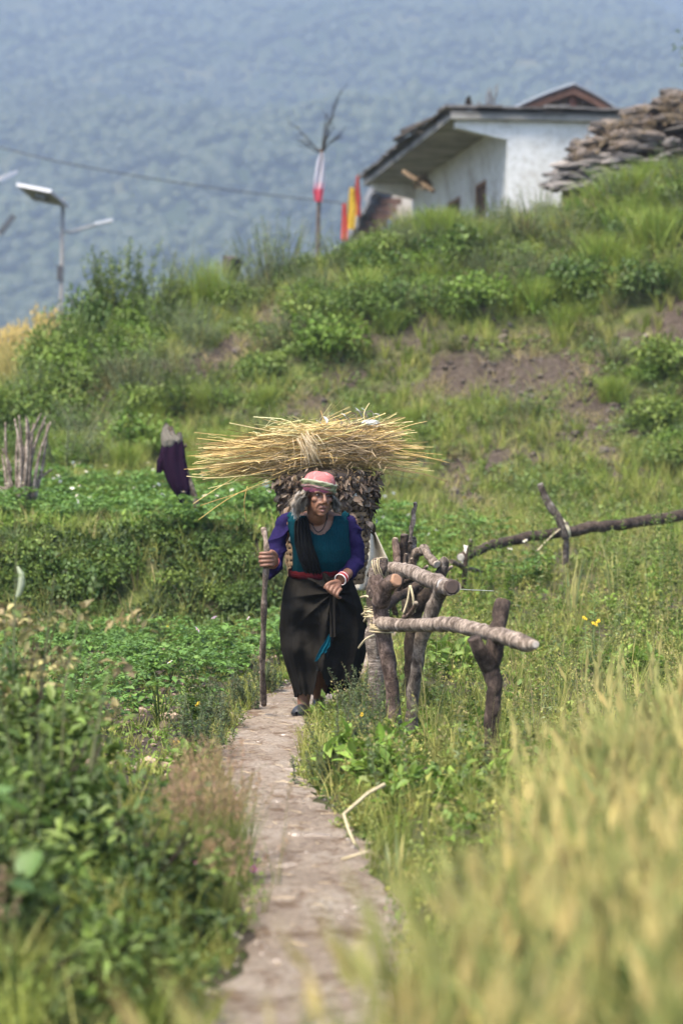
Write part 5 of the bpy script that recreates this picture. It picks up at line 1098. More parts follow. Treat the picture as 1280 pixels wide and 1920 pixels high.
def rings(rs, n=48, cap=True, p=2.2):
    """lathe of superellipse rings (centre, half width, half depth)"""
    a = np.arange(n) / n * 2 * math.pi; V = []
    for c, hw, hd in rs:
        x = np.sign(np.cos(a)) * np.abs(np.cos(a)) ** (2 / p) * hw; y = np.sign(np.sin(a)) * np.abs(np.sin(a)) ** (2 / p) * hd
        V.append(np.stack([c[0] + x, c[1] + y, np.full(n, c[2])], 1))
    k = len(rs); V = np.concatenate(V); F = [[i * n + j, i * n + (j + 1) % n, (i + 1) * n + (j + 1) % n, (i + 1) * n + j] for i in range(k - 1) for j in range(n)]
    return V, F
def closed_rings(mb, rs, n=48):
    V, F = rings(rs, n); base = mb.nv; k = len(rs); V = np.vstack([V, [rs[0][0]], [rs[-1][0]]]); mb.add(V, F)
    T3 = [[k * n, (j + 1) % n, j] for j in range(n)] + [[k * n + 1, (k - 1) * n + j, (k - 1) * n + (j + 1) % n] for j in range(n)]
    mb.L.append((np.asarray(T3) + base).ravel()); mb.N.append(np.full(len(T3), 3)); mb.S.append(np.full(len(T3), True))

# head frame: turned a little to the picture's right
yaw = math.radians(20); hr = np.array((math.cos(yaw), math.sin(yaw), 0)); hf = np.array((math.sin(yaw), -math.cos(yaw), -.06)); hf = norm(hf); hu = np.cross(hr, hf) * -1
hu = norm(np.cross(hf, hr)) ; hu = hu if hu[2] > 0 else -hu
tilt = math.radians(-3); hr, hu = hr * math.cos(tilt) + hu * math.sin(tilt), hu * math.cos(tilt) - hr * math.sin(tilt)
HC = Pp(598, 927, -.24)
RH = np.stack([hr, hf, hu], 1)
def hd_(x, y, z): return HC + hr * x + hf * y + hu * z
def tohead(V): return (V - HC) @ RH

RINGS = [(958, 597, -.09, .085, .06), (966, 596, -.08, .15, .085), (976, 596, -.075, .172, .105), (1000, 598, -.065, .170, .125), (1030, 602, -.045, .165, .142), (1052, 603, -.02, .165, .145), (1075, 600, .02, .165, .14), (1100, 600, .06, .165, .14)]
def trow(py):
    a = np.array(RINGS); return [np.interp(py, a[:, 0], a[:, k]) for k in range(1, 5)]
def tfront(px, py, off=.012):
    cx, dy, hw, hd = trow(py); x = (px - cx) / 330.0 / hw; return dy - hd * math.sqrt(max(1 - min(abs(x), .98) ** 2.2, 0)) - off
# --- body (one skin surface)
mb = MB()
closed_rings(mb, [(Pp(cx, py, dy), hw - .016, hd - .016) for py, cx, dy, hw, hd in RINGS] + [(Pp(600, 1130, .09), .15, .13)])
limb(mb, [hd_(0, -.02, -.02), hd_(0, -.03, -.10), Pp(597, 975, -.07)], [.05, .05, .065])
ellipsoid(mb, hd_(0, -.012, .035), (.073, .092, .090), RH); ellipsoid(mb, hd_(0, .026, -.048), (.057, .060, .070), RH)
ellipsoid(mb, hd_(0, .062, -.104), (.026, .020, .018), RH, 2); ellipsoid(mb, hd_(0, .045, -.080), (.044, .04, .035), RH, 2)
for s in (-1, 1):
    ellipsoid(mb, hd_(s * .040, .052, -.026), (.022, .022, .018), RH, 2); ellipsoid(mb, hd_(s * .013, .094, -.042), (.0095, .010, .0085), RH, 2)
    ellipsoid(mb, hd_(s * .073, -.008, -.015), (.008, .017, .028), RH, 2)
    add_tube(mb, [hd_(s * .010, .082, .016), hd_(s * .030, .082, .021), hd_(s * .050, .066, .014)], [.009, .010, .008], 8)
    add_tube(mb, [hd_(s * .022, .082, -.040), hd_(s * .034, .068, -.062), hd_(s * .034, .058, -.088)], [.007, .008, .007], 8)
add_tube(mb, [hd_(0, .078, .020), hd_(0, .092, -.004), hd_(0, .106, -.030), hd_(0, .104, -.042)], [.009, .0095, .0125, .011], 10)
add_tube(mb, [hd_(-.026, .071, -.072), hd_(-.008, .085, -.065), hd_(.008, .085, -.065), hd_(.026, .071, -.072)], [.005, .0075, .0075, .005], 8)
add_tube(mb, [hd_(-.024, .069, -.080), hd_(0, .084, -.087), hd_(.024, .069, -.080)], [.005, .0085, .005], 8)
# arms
limb(mb, [Pp(538, 978, -.03), Pp(520, 1020, -.04), Pp(509, 1066, -.08)], [.055, .046, .04]); limb(mb, [Pp(509, 1066, -.08), Pp(511, 1060, -.20), Pp(513, 1051, -.29)], [.04, .033, .026])
limb(mb, [Pp(652, 978, -.02), Pp(664, 1018, 0), Pp(667, 1058, .0)], [.055, .046, .04]); limb(mb, [Pp(667, 1058, 0), Pp(655, 1072, -.11), Pp(639, 1086, -.20)], [.04, .033, .025])
# hand on the stick
ellipsoid(mb, Pp(513, 1048, -.315), (.019, .030, .044))
for i, (w_, r) in enumerate([(0, .0092), (-1.2, .0098), (-.6, .0094), (1.2, .0082)]):
    y = 1036.5 + 7.6 * i
    limb(mb, [Pp(514, y, -.315), Pp(509, y, -.352), Pp(500, y + .5, -.368), Pp(491 + w_, y + 1, -.362), Pp(488 + w_, y + 1.5, -.338), Pp(492 + w_, y + 1.5, -.318)], [r * 1.1, r * 1.15, r, r * 1.12, r, r * .85], 10, 18)
limb(mb, [Pp(516, 1054, -.305), Pp(518, 1043, -.325), Pp(513, 1035, -.345), Pp(506, 1033, -.355)], [.014, .0125, .0105, .009], 10, 12)
# hand gathering the skirt
d_ = norm(Pp(620, 1108, -.26) - Pp(639, 1086, -.20)); s_ = norm(np.cross(d_, (0, -1, 0))); n_ = np.cross(s_, d_)
ellipsoid(mb, Pp(629, 1098, -.245), (.034, .019, .045), np.stack([s_, n_, d_], 1))
for i in range(4):
    b = np.array((617, 1097)) * (1 - i / 3) + np.array((635, 1109)) * (i / 3); r = [.0092, .0098, .0094, .0082][i]
    limb(mb, [Pp(b[0] + 5, b[1] - 5, -.252), Pp(b[0], b[1], -.270), Pp(b[0] - 3, b[1] + 7, -.282), Pp(b[0], b[1] + 12, -.270), Pp(b[0] + 4, b[1] + 11, -.248)], [r * 1.15, r * 1.2, r * 1.08, r, r * .85], 10, 16)
limb(mb, [Pp(634, 1091, -.235), Pp(622, 1092, -.262), Pp(612, 1097, -.275), Pp(608, 1104, -.272)], [.014, .0125, .0105, .008], 10, 12)
# legs
limb(mb, [Pp(588, 1115, .06), Pp(578, 1210, -.02), Pp(572, 1270, .03), Pp(569, 1318, .03), Pp(568, 1334, .0)], [.085, .062, .052, .034, .036]); limb(mb, [Pp(614, 1115, .08), Pp(606, 1205, .05), Pp(603, 1262, .17), Pp(598, 1308, .25), Pp(596, 1322, .22)], [.085, .062, .052, .034, .036])
SKIN = np.array((.145, .067, .039))
def skin(V):
    L = tohead(V); C = np.tile(SKIN, (len(V), 1)) * (1 + .12 * fbm(V[:, 0] * 60, V[:, 2] * 60 + V[:, 1] * 31, 3, 5))[:, None]
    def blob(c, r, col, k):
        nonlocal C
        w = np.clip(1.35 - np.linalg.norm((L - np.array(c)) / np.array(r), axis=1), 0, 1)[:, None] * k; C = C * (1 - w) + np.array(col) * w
    blob((0, .085, -.0665), (.024, .02, .006), (.15, .062, .05), .9); blob((0, .085, -.0865), (.022, .02, .0065), (.19, .082, .068), .9); blob((0, .078, -.0760), (.019, .03, .0032), (.02, .009, .008), 1)
    for s in (-1, 1):
        blob((s * .031, .075, .000), (.015, .03, .008), (.085, .04, .026), .6); blob((s * .031, .085, .0235), (.018, .02, .0035), (.05, .035, .028), .6); blob((s * .041, .06, -.028), (.02, .03, .016), (.175, .078, .046), .5); blob((s * .008, .098, -.051), (.005, .012, .004), (.03, .014, .01), .9)  # first blob paints eyelid shading into the skin around each socket
        blob((s * .031, .06, -.07), (.004, .03, .02), (.10, .05, .034), .7)  # nose-to-mouth fold: crease shading put into the skin colour
    for z in (.012, -.012): blob((-.052, .05, z), (.008, .03, .0018), (.12, .06, .04), .6)
    return C
M_SKIN = attr_mat('weathered_skin', .5, 90, .16, .35, .003, spec=.35)
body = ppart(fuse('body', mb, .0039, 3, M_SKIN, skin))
for s in (-1, 1):
    V, F = ico(3); mbe = MB(); V = V * np.array((.0125, .0075, .0042)); c = np.where((np.hypot(V[:, 0] - .002, V[:, 2]) < .0062)[:, None], np.array((.012, .008, .006)), np.array((.15, .12, .105))); mbe.add(V @ RH.T + hd_(s * .031, .0715, .001), F, c); o = mbe.build('eye', attr_mat('wet_eye', .2, 10, 0, 0, spec=.5)); ppart(o)
# --- vest
M_KNIT = attr_mat('teal_knit', 1.0, 200, .45, .6, .004, stretch=(1, 1, .3), spec=.04)
mb = MB(); closed_rings(mb, [(Pp(cx, py, dy), hw, hd) for py, cx, dy, hw, hd in RINGS[1:]], 64)
limb(mb, [Pp(556, 968, -.05), Pp(548, 978, -.06)], [.045, .05]); limb(mb, [Pp(636, 968, -.05), Pp(646, 976, -.05)], [.045, .05])
def knit(V): return .0016 * np.sin(V[:, 0] * 520) + .003 * fbm(V[:, 0] * 14, V[:, 2] * 9, 3, 8)
vest = ppart(fuse('vest', mb, .005, 4, M_KNIT, lambda V: np.tile((.002, .024, .032), (len(V), 1)) * (1 + .2 * fbm(V[:, 0] * 22, V[:, 2] * 22, 3, 4))[:, None], disp=knit))
def neckline(c):
    px = 640 + FPX * c.x / c.y; py = HOR - FPX * (c.z - CAMZ) / c.y; return c.y < YP + .05 and (abs((px - 599) / 27) ** 2 + abs((py - 958) / 44) ** 2 < 1)
cut(vest, neckline)
# --- purple sleeves
def wrinkle(V):
    a = V[:, 2] * 60 + V[:, 0] * 35 * np.sign(V[:, 0] + .13) + 2.5 * fbm(V[:, 0] * 9, V[:, 2] * 9, 2, 3); return .013 * (1 - 2 * np.abs(np.sin(a * .5)) ** .6) * np.clip(.45 + vnoise(V[:, 0] * 12 + V[:, 1] * 8, V[:, 2] * 12, 6), 0, 1) + .007 * (np.abs(fbm(V[:, 0] * 22 + V[:, 1] * 9, V[:, 2] * 16, 3, 9)) - .2)
PUR = lambda V: np.tile((.0135, .0095, .040), (len(V), 1)) * (1 + .18 * fbm(V[:, 0] * 16, V[:, 2] * 16, 3, 4))[:, None]
mb = MB(); limb(mb, [Pp(552, 972, -.04), Pp(533, 985, -.04), Pp(520, 1022, -.05), Pp(510, 1064, -.08)], [.046, .056, .057, .056], 18); limb(mb, [Pp(510, 1062, -.07), Pp(511, 1063, -.16), Pp(514, 1056, -.235)], [.056, .052, .043], 18); limb(mb, [Pp(510, 1068, -.10), Pp(507, 1076, -.16), Pp(508, 1073, -.20)], [.045, .032, .016], 14)
ppart(fuse('sleeve', mb, .004, 5, M_CLOTH, PUR, disp=wrinkle))
mb = MB(); limb(mb, [Pp(642, 974, -.04), Pp(656, 986, -.03), Pp(663, 1020, -.01), Pp(665, 1056, 0)], [.046, .055, .057, .057], 18); limb(mb, [Pp(665, 1054, 0), Pp(658, 1066, -.07), Pp(649, 1076, -.13)], [.057, .054, .046], 18)
ppart(fuse('sleeve', mb, .004, 5, M_CLOTH, PUR, disp=wrinkle))
# --- shawl over her right shoulder
def strip(rows, n, C, depth, thick=.006, folds=5, amp=.007, k=40, seed=0):
    """cloth strip: rows (py, pxL, pxR); depth(px,py) -> dy"""
    r = np.array(rows, float); py = np.linspace(r[0, 0], r[-1, 0], k); F_ = []; B_ = []
    for y in py:
        l_, r2 = np.interp(y, r[:, 0], r[:, 1]), np.interp(y, r[:, 0], r[:, 2])
        for j in range(n):
            f = j / (n - 1); px = l_ * (1 - f) + r2 * f; d = depth(px, y) - amp * (1 + math.sin(f * folds * 6.283 + .9 * math.sin(y * .05 + seed))) * .5 - .5 * amp * vnoise(np.array([f * 4 + seed]), np.array([y * .03]), 3)[0]
            F_.append(Pp(px, y, d)); B_.append(Pp(px, y, d + thick))
    i = np.arange(k * n).reshape(k, n); q = np.stack([i[:-1, :-1], i[1:, :-1], i[1:, 1:], i[:-1, 1:]], -1).reshape(-1, 4); m = k * n
    e = [[i[a, 0], i[a + 1, 0], i[a + 1, 0] + m, i[a, 0] + m] for a in range(k - 1)] + [[i[a + 1, -1], i[a, -1], i[a, -1] + m, i[a + 1, -1] + m] for a in range(k - 1)] + [[i[0, a + 1], i[0, a], i[0, a] + m, i[0, a + 1] + m] for a in range(n - 1)] + [[i[-1, a], i[-1, a + 1], i[-1, a + 1] + m, i[-1, a] + m] for a in range(n - 1)]
    return MB().add(np.array(F_ + B_), np.concatenate([q, q[:, ::-1] + m, np.array(e)]), C)
DK = (.007, .007, .0072)
ppart(strip([(962, 560, 574), (970, 555, 577), (985, 551, 580), (1020, 552, 586), (1050, 560, 597), (1075, 572, 603), (1094, 590, 610), (1098, 596, 608)], 34, DK, lambda px, py: tfront(px, py, .022) + (.10 if py < 963 else max(0, (974 - py)) * .006), folds=5, amp=.012).build('shawl', M_CLOTH))
# --- belt
a = np.linspace(0, 2 * math.pi, 72, endpoint=False); V = []; zc = 1072
for j, (o_, zz) in enumerate([(.0, 7), (.008, 5), (.010, 0), (.008, -5), (.0, -7)]):
    for t in a:
        dip = 8 * (-math.sin(t)) - 2 * math.cos(t); py = zc + dip - zz; x = math.cos(t) * (.170 + o_); y = math.sin(t) * (.15 + o_); V.append(Pp(599 + x * 330, py, .01 + y) + np.array((0, 0, .003 * math.sin(t * 17))))
n = 72; mb = MB().add(V, [[i * n + j, i * n + (j + 1) % n, (i + 1) * n + (j + 1) % n, (i + 1) * n + j] for i in range(4) for j in range(n)], (.032, .0035, .005)); ppart(mb.build('belt', M_CLOTH))
# --- skirt
SK = np.array([(1072, 545, 650, .03, .150), (1085, 537, 660, .03, .165), (1105, 531, 668, .03, .18), (1140, 526, 680, .04, .205), (1180, 523, 689, .05, .225), (1215, 526, 688, .06, .23), (1250, 536, 680, .06, .22), (1280, 546, 670, .06, .205), (1303, 552, 664, .06, .195)])
nu, nv = 200, 110; V = []; Vi = []; keep = []
hx, hy = 624, 1112
for i in range(nv):
    f = i / (nv - 1)
    for j in range(nu):
        t = j / nu * 2 * math.pi; fr = max(-math.sin(t), 0)
        hem = 1300 - 13 * math.cos(t) * (1 if math.cos(t) > 0 else .2) + 4 * vnoise(np.array([t * 9.]), np.array([0.]), 3)[0] + 4 * vnoise(np.array([t * 31.]), np.array([1.]), 4)[0]
        pxa = 601 + math.cos(t) * 58
        if fr > 0: hem -= 46 * math.exp(-((pxa - 594) / 9.0) ** 2) * (1 if fr > .3 else 0) + 12 * sstep(600, 615, pxa)
        py = 1074 + (hem - 1074) * f; l_, r2, dy, hd = [np.interp(py, SK[:, 0], SK[:, k]) for k in range(1, 5)]
        cx, hw = (l_ + r2) / 2, (r2 - l_) / 2 / 330
        fold = .048 * f ** .7 * (1 - 1.8 * abs(math.sin(4.5 * t + .65 * math.sin(2 * t) + f)) ** .8) + .010 * math.sin(17 * t + 3 * f + math.sin(3 * t)) * (.3 + f) * .8
        px0 = cx + math.cos(t) * hw * 330
        ang = math.atan2(py - hy, px0 - hx); dist = math.hypot(py - hy, px0 - hx)
        rad = .042 * (1 - 2 * abs(math.sin(ang * 5 + .3 + .003 * dist)) ** .7) * math.exp(-dist / 110) * min(dist / 18, 1) * fr
        pull = .055 * fr * math.exp(-(dist / 45) ** 2)
        drape = .034 * fr * math.sin((py - 1120) * .07 - abs(px0 - 560) * .05 + 1.0) * (1 if px0 < 600 else .4) * sstep(1110, 1150, py) * (1 - sstep(1240, 1290, py))
        k_ = 1 + (fold + rad) / max(hw, .1)
        crs = .010 * fr * (abs(fbm(np.array([px0 * .022 + py * .012]), np.array([py * .03 - px0 * .012]), 3, 19)[0]) - .25) * 2.2 + .02 * fr * math.exp(-((px0 - 548) / 22) ** 2) * math.sin((py - 1130) * .085 + ((px0 - 548) / 14) ** 2 * .8) * sstep(1110, 1140, py) * (1 - sstep(1210, 1260, py)); drape += crs
        q = Pp(cx + math.cos(t) * hw * 330 * (1 + fold * .3), py, dy + math.sin(t) * hd * k_ - pull - drape); V.append(q); Vi.append(q + np.array((-math.cos(t), -math.sin(t), 0)) * .006)
idx = np.arange(nu * nv).reshape(nv, nu); R1 = np.roll(idx, -1, 1); q = np.stack([idx[:-1], R1[:-1], R1[1:], idx[1:]], -1).reshape(-1, 4); m = nu * nv
e_ = [[idx[-1, j], R1[-1, j], R1[-1, j] + m, idx[-1, j] + m] for j in range(nu)]
V = np.array(V); dirt = (1 + .30 * fbm(V[:, 0] * 11, V[:, 2] * 8 + V[:, 1] * 5, 4, 14))[:, None] * (1 + .15 * (V[:, 2:3] < .3)); c = np.array((.0120, .0105, .0086)) * dirt
mb = MB().add(np.vstack([V, Vi]), np.concatenate([q[:, ::-1], q + m, np.array(e_)]), np.vstack([c, c * .8])); ppart(mb.build('skirt', M_CLOTH))
def sfront(px, py, off=.01):
    l_, r2, dy, hd = [np.interp(py, SK[:, 0], SK[:, k]) for k in range(1, 5)]; x = (px - (l_ + r2) / 2) / ((r2 - l_) / 2); return dy - hd * math.sqrt(max(1 - min(abs(x), .98) ** 2, 0)) - off
ppart(strip([(1116, 618, 632), (1140, 617, 629), (1170, 618, 628), (1194, 618, 629)], 12, (.015, .013, .011), lambda px, py: sfront(px, py, .045 + .02 * math.exp(-((py - 1120) / 30) ** 2)), folds=1.3, amp=.012, seed=2).build('skirt_flap', M_CLOTH))
ppart(strip([(1188, 617, 621), (1203, 609, 619), (1212, 602, 618), (1218, 599, 612), (1222, 597, 613), (1228, 594, 605), (1233, 592, 604), (1240, 590, 594)], 12, (.004, .06, .085), lambda px, py: sfront(px, py, .034), folds=2, amp=.008, seed=4).build('petticoat', M_CLOTH))
ppart(strip([(1190, 620, 628), (1215, 606, 620), (1238, 595, 612), (1258, 592, 604)], 10, (.012, .012, .012), lambda px, py: sfront(px, py, .024), folds=1, amp=.006, seed=5).build('slit_lining', M_CLOTH))
# --- headscarf
mb = MB(); rs = []
for z, sc, tx_ in [(.014, .97, 0), (.020, 1.03, 0), (.045, 1.06, 0), (.07, 1.05, 0), (.092, .97, .002), (.108, .84, .003), (.121, .63, .004), (.127, .36, .005), (.129, .05, .005)]:
    rs.append((np.array((tx_, -.012, z)), .083 * sc, .104 * sc))
V, F = rings(rs, 64, p=2.0); t = np.arctan2(V[:, 1], V[:, 0]); V = V * (1 + .018 * fbm(t * 2.2 + V[:, 2] * 30, V[:, 2] * 55, 3, 6) + .012 * np.sin(V[:, 2] * 230 + 3 * np.sin(t + 1)))[:, None]
c = np.where((vnoise(t * 6, V[:, 2] * 160, 3) > .55)[:, None], np.array((.33, .19, .185)), np.array((.30, .105, .10))); c = np.where((V[:, 2] < .034)[:, None], np.array((.22, .065, .11)), c)
hs_ = ppart(MB().add(V @ RH.T + HC, F, c).build('headscarf', M_CLOTH))
mb = MB(); n = 64; a = np.linspace(0, 2 * math.pi, n, endpoint=False); prof_ = [(-.026, .000), (-.025, .007), (-.016, .013), (-.006, .006), (.002, .010), (.012, .014), (.022, .009), (.026, .0)]; V = []; C = []
for z, o_ in prof_:
    for t in a:
        tw = .012 * math.cos(t) + .004 * math.sin(2 * t + .5); wid = 1.0 + .18 * math.sin(t * 1 + 2.4); fold = .005 * math.sin(t * 5 + z * 300) + .004 * math.sin(t * 9 + z * 190)
        V.append((math.cos(t) * (.0855 + o_ + fold), -.012 + math.sin(t) * (.107 + o_ + fold), .052 - tw + z * wid))
        s = .5 + .5 * math.sin(t * 3 + z * 200); edge = (abs(z) > .0185); low = z < -.012
        C.append((.24, .23, .18) if edge else (.26, .13, .135) if low and math.cos(t) < .1 else (.11 + .05 * s, .12 + .05 * s, .06 + .035 * s))
F = [[i * n + j, i * n + (j + 1) % n, (i + 1) * n + (j + 1) % n, (i + 1) * n + j] for i in range(len(prof_) - 1) for j in range(n)]
ppart(MB().add(np.array(V) @ RH.T + HC, F, C).build('scarf_band', M_CLOTH))
# --- hair
r_ = np.random.default_rng(12); N = 2000; side = np.where(r_.random(N) < .62, -1, 1); K_ = 64; cid = r_.integers(0, K_, N); side = np.where(np.arange(K_) < 38, -1, 1)[cid]; ang = r_.uniform(1.02, 2.6, K_)[cid] + r_.normal(0, .05, N)     # angle from the face, towards the ear and nape
sx, cy = np.sin(ang) * side, np.cos(ang); long_ = np.where(side < 0, 1.0, .78)
def hring(rx, ry, z): return np.stack([sx * rx, cy * ry - .012, z], 1)
z1 = -.045 + r_.normal(0, .01, N); L_ = np.minimum(.112 + r_.normal(0, .02, K_)[cid] + r_.normal(0, .008, N), .138) * long_
g = r_.uniform(.98, 1.36, K_)[cid] + r_.normal(0, .035, N); wv = r_.normal(0, .016, (K_, 3))[cid] + r_.normal(0, .003, (N, 3)); fb = np.clip(1 - ang / .9, 0, 1)
p0 = hring(.079, .097, np.full(N, .022)); p1 = hring(.084 * g ** .5, .098 * g ** .5, np.full(N, -.015)) + wv * .3; p2 = hring(.092 * g * 1.1, .092 * g, -.06 * long_) + wv * 1.5; p3 = hring(.088 * g * 1.05, .08 * g, .02 - L_) - wv * .8 + r_.normal(0, .004, (N, 3))
for p in (p1, p2, p3): p[:, 1] -= fb * .035; p[:, 0] += side * fb * .014
ph = r_.uniform(0, 6, K_)[cid] + r_.normal(0, .3, N); mbh = MB(); K = 13; ts = np.linspace(0, 3, K); rows = []
for t in ts:
    i = min(int(t), 2); f = t - i; pts = [p0, p0, p1, p2, p3, p3]; a0, a1, a2, a3 = pts[i], pts[i + 1], pts[i + 2], pts[i + 3]
    rows.append(.5 * (2 * a1 + (a2 - a0) * f + (2 * a0 - 5 * a1 + 4 * a2 - a3) * f * f + (3 * a1 - a0 - 3 * a2 + a3) * f ** 3) + .009 * np.sin(t * 4.2 + ph)[:, None] * norm(wv))
wd = r_.uniform(.0008, .0019, N)[:, None]; tang = norm(np.stack([-cy * side, sx, 0 * cy], 1)); VV = np.stack([x for t, p in zip(ts, rows) for x in (p - tang * wd * (1 - .2 * t), p + tang * wd * (1 - .2 * t))], 1)
f = np.array([[2 * i, 2 * i + 1, 2 * i + 3, 2 * i + 2] for i in range(K - 1)]); F = (f[None] + (np.arange(N) * 2 * K)[:, None, None]).reshape(-1, 4)
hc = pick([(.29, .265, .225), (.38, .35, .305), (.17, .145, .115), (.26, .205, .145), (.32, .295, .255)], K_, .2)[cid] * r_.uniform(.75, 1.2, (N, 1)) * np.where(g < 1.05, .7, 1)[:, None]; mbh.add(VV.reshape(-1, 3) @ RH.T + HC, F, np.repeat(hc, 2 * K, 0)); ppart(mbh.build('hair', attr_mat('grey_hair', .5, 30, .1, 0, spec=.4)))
# --- necklace, bangles, shoes
mb = MB(); nk = [(581, 966), (586, 985), (593, 996), (599, 997), (606, 990), (612, 975), (614, 962)]
add_tube(mb, bez([Pp(a_, b_, tfront(a_, max(b_, 966), -.008) - (.014 if b_ > 970 else .0)) for a_, b_ in nk], 30), .0032, 6, (.012, .01, .01)); ppart(mb.build('necklace', M_PAINT))
ax = norm(Pp(655, 1072, -.11) - Pp(639, 1086, -.20)); u1 = norm(np.cross(ax, (0, 0, 1))); u2 = np.cross(ax, u1); a = np.linspace(0, 2 * math.pi, 25)
for i, c in enumerate([(.55, .5, .48), (.22, .02, .02), (.28, .03, .03), (.20, .018, .02), (.5, .42, .4), (.26, .03, .03)]):
    cc = Pp(639, 1086, -.20) + ax * (-.006 + .0075 * i); mb = MB(); add_tube(mb, cc + np.cos(a)[:, None] * u1 * .033 + np.sin(a)[:, None] * u2 * .033, .0032, 6, c, cap=False); ppart(mb.build('bangle', M_PAINT))
a2_ = norm(Pp(511, 1060, -.2) - Pp(513, 1051, -.29)); u1 = norm(np.cross(a2_, (0, 0, 1))); u2 = np.cross(a2_, u1); mb = MB(); add_tube(mb, Pp(513, 1052, -.275) + np.cos(a)[:, None] * u1 * .031 + np.sin(a)[:, None] * u2 * .031, .003, 6, (.25, .05, .04), cap=False); ppart(mb.build('bangle', M_PAINT))
def shoe(heel, toe, gz):
    heel, toe = np.array(heel), np.array(toe); ax = norm(toe - heel); sd_ = norm(np.cross(ax, (0, 0, 1))); L = np.linalg.norm(toe - heel); n = 20; V = []; st = []
    for f, w_, h in [(-.02, .012, .03), (.0, .026, .058), (.10, .033, .064), (.25, .035, .056), (.40, .036, .046), (.55, .041, .044), (.72, .044, .038), (.86, .038, .030), (.95, .024, .022), (1.0, .008, .012)]:
        c = heel + ax * L * f
        for j in range(n):
            t = j / n * 2 * math.pi; x = math.cos(t) * w_; z = math.sin(t); z = (h * z if z > 0 else 0.008 * z) + .012
            V.append(np.array((c[0], c[1], gz)) + sd_ * x + np.array((0, 0, z)))
    k = 10; F = [[i * n + j, i * n + (j + 1) % n, (i + 1) * n + (j + 1) % n, (i + 1) * n + j] for i in range(k - 1) for j in range(n)]
    o = ppart(MB().add(V, F, (.022, .022, .024)).build('shoe', attr_mat('rubber', .45, 60, .2, .1, .002, spec=.4)))
    mb = MB(); V = []
    for f, w_ in [(-.03, .014), (0, .029), (.1, .036), (.4, .038), (.6, .044), (.75, .047), (.88, .040), (.97, .025), (1.02, .008)]:
        c = heel + ax * L * f; V += [np.array((c[0], c[1], gz + z)) + sd_ * s * w_ for z in (.0, .014) for s in (-1, 1)]
    F = [];
    for i in range(8): b = i * 4; F += [[b, b + 1, b + 5, b + 4], [b + 2, b + 6, b + 7, b + 3], [b, b + 4, b + 6, b + 2], [b + 1, b + 3, b + 7, b + 5]]
    mb.add(V, F, (.016, .016, .017), smooth=False); mb.build('sole', M_PAINT, o); return o
shoe(Pp(573, 1338, .09), Pp(556, 1345, -.10), .020); shoe(Pp(595, 1331, .28), Pp(601, 1333, .07), .022)

# ------------------------------------------------------------------ her stick
mb = MB(); sp = bez([Pp(494, 990, -.29), Pp(499, 1020, -.325), Pp(500, 1050, -.33), Pp(496, 1110, -.29), Pp(494, 1180, -.22), Pp(492, 1250, -.12), Pp(495, 1322, .02)], 40)
add_tube(mb, sp, (.0155 + .0025 * np.sin(np.arange(40) * .9)) * np.linspace(.95, 1.1, 40), 12, (1.25, 1.15, 1.08), rough=.04); stick = mb.build('walking_stick', M_BARK, label='grey brown wooden walking stick in her right hand', cat='stick')

# ------------------------------------------------------------------ basket, leaves and straw on her back
BC = .42
bk_ = empty('carrying_basket', tuple(Pp(612, 1092, BC)), label='tall woven cane basket on her back, tapering downward', cat='basket'); binv = Matrix.Translation(-Vector(bk_.location))
def bpart(mb, nm, mat, root=None, inv_=None, **k):
    o = mb.build(nm, mat, root or bk_, **k); o.matrix_parent_inverse = inv_ or binv; return o
def brad(py): return np.interp(py, [880, 905, 950, 1000, 1050, 1092], [.275, .272, .262, .25, .235, .21])
V = []; n = 40; pys = np.linspace(895, 1094, 16)
for py in pys:
    c = Pp(612, py, BC); r = brad(py) - .012
    V += [c + np.array((math.cos(t) * r, math.sin(t) * r, 0)) for t in np.arange(n) / n * 6.28318]
k = len(pys); bpart(MB().add(V, [[i * n + j, i * n + (j + 1) % n, (i + 1) * n + (j + 1) % n, (i + 1) * n + j] for i in range(k - 1) for j in range(n)] + [[(k - 1) * n + j for j in (0, 10, 20, 30)]], (.05, .035, .022)), 'lining', M_WOOD)
for j in range(30):
    t = j / 30 * 6.283; mb = MB(); add_tube(mb, [Pp(612, py, BC) + np.array((math.cos(t), math.sin(t), 0)) * (brad(py) + .004 * (-1) ** i) for i, py in enumerate(np.linspace(893, 1094, 16))], .0065, 5, np.array((.19, .125, .07)) * rng.uniform(.6, 1.3)); bpart(mb, 'stake', M_WOOD)
for i, py in enumerate(np.linspace(905, 1090, 17)):
    a = np.linspace(0, 6.28318, 91); r = brad(py) + .006 * np.sin(a * 15 + i * math.pi); mb = MB(); c = Pp(612, py, BC)
    base = mb.nv; V = []
    for zz, ro in ((-.013, .0), (.0, .006), (.013, .0)): V.append(np.stack([c[0] + np.cos(a[:-1]) * (r[:-1] + ro), c[1] + np.sin(a[:-1]) * (r[:-1] + ro), np.full(90, c[2] + zz)], 1))
    m = 90; mb.add(np.concatenate(V), [[q * m + j, q * m + (j + 1) % m, (q + 1) * m + (j + 1) % m, (q + 1) * m + j] for q in range(2) for j in range(m)], np.array((.20, .13, .072)) * rng.uniform(.6, 1.25)); bpart(mb, 'weaver', M_WOOD)
load = empty('dry_leaf_load', tuple(Pp(612, 930, BC)), label='heap of dry brown leaves filling and hanging over the basket', cat='leaves'); linv = Matrix.Translation(-Vector(load.location))
V, F = ico(3); nv_ = fbm(V[:, 0] * 3, V[:, 2] * 3 + V[:, 1] * 2, 3, 8); bpart(MB().add(V * np.array((.26, .25, .06)) * (1 + .12 * nv_)[:, None] + Pp(612, 893, BC), F, (.03, .02, .014)), 'leaf_core', M_STRAW, load, linv)
LC = [(.07, .043, .026), (.105, .068, .043), (.042, .027, .018), (.165, .122, .088), (.055, .036, .023)]
LM = []
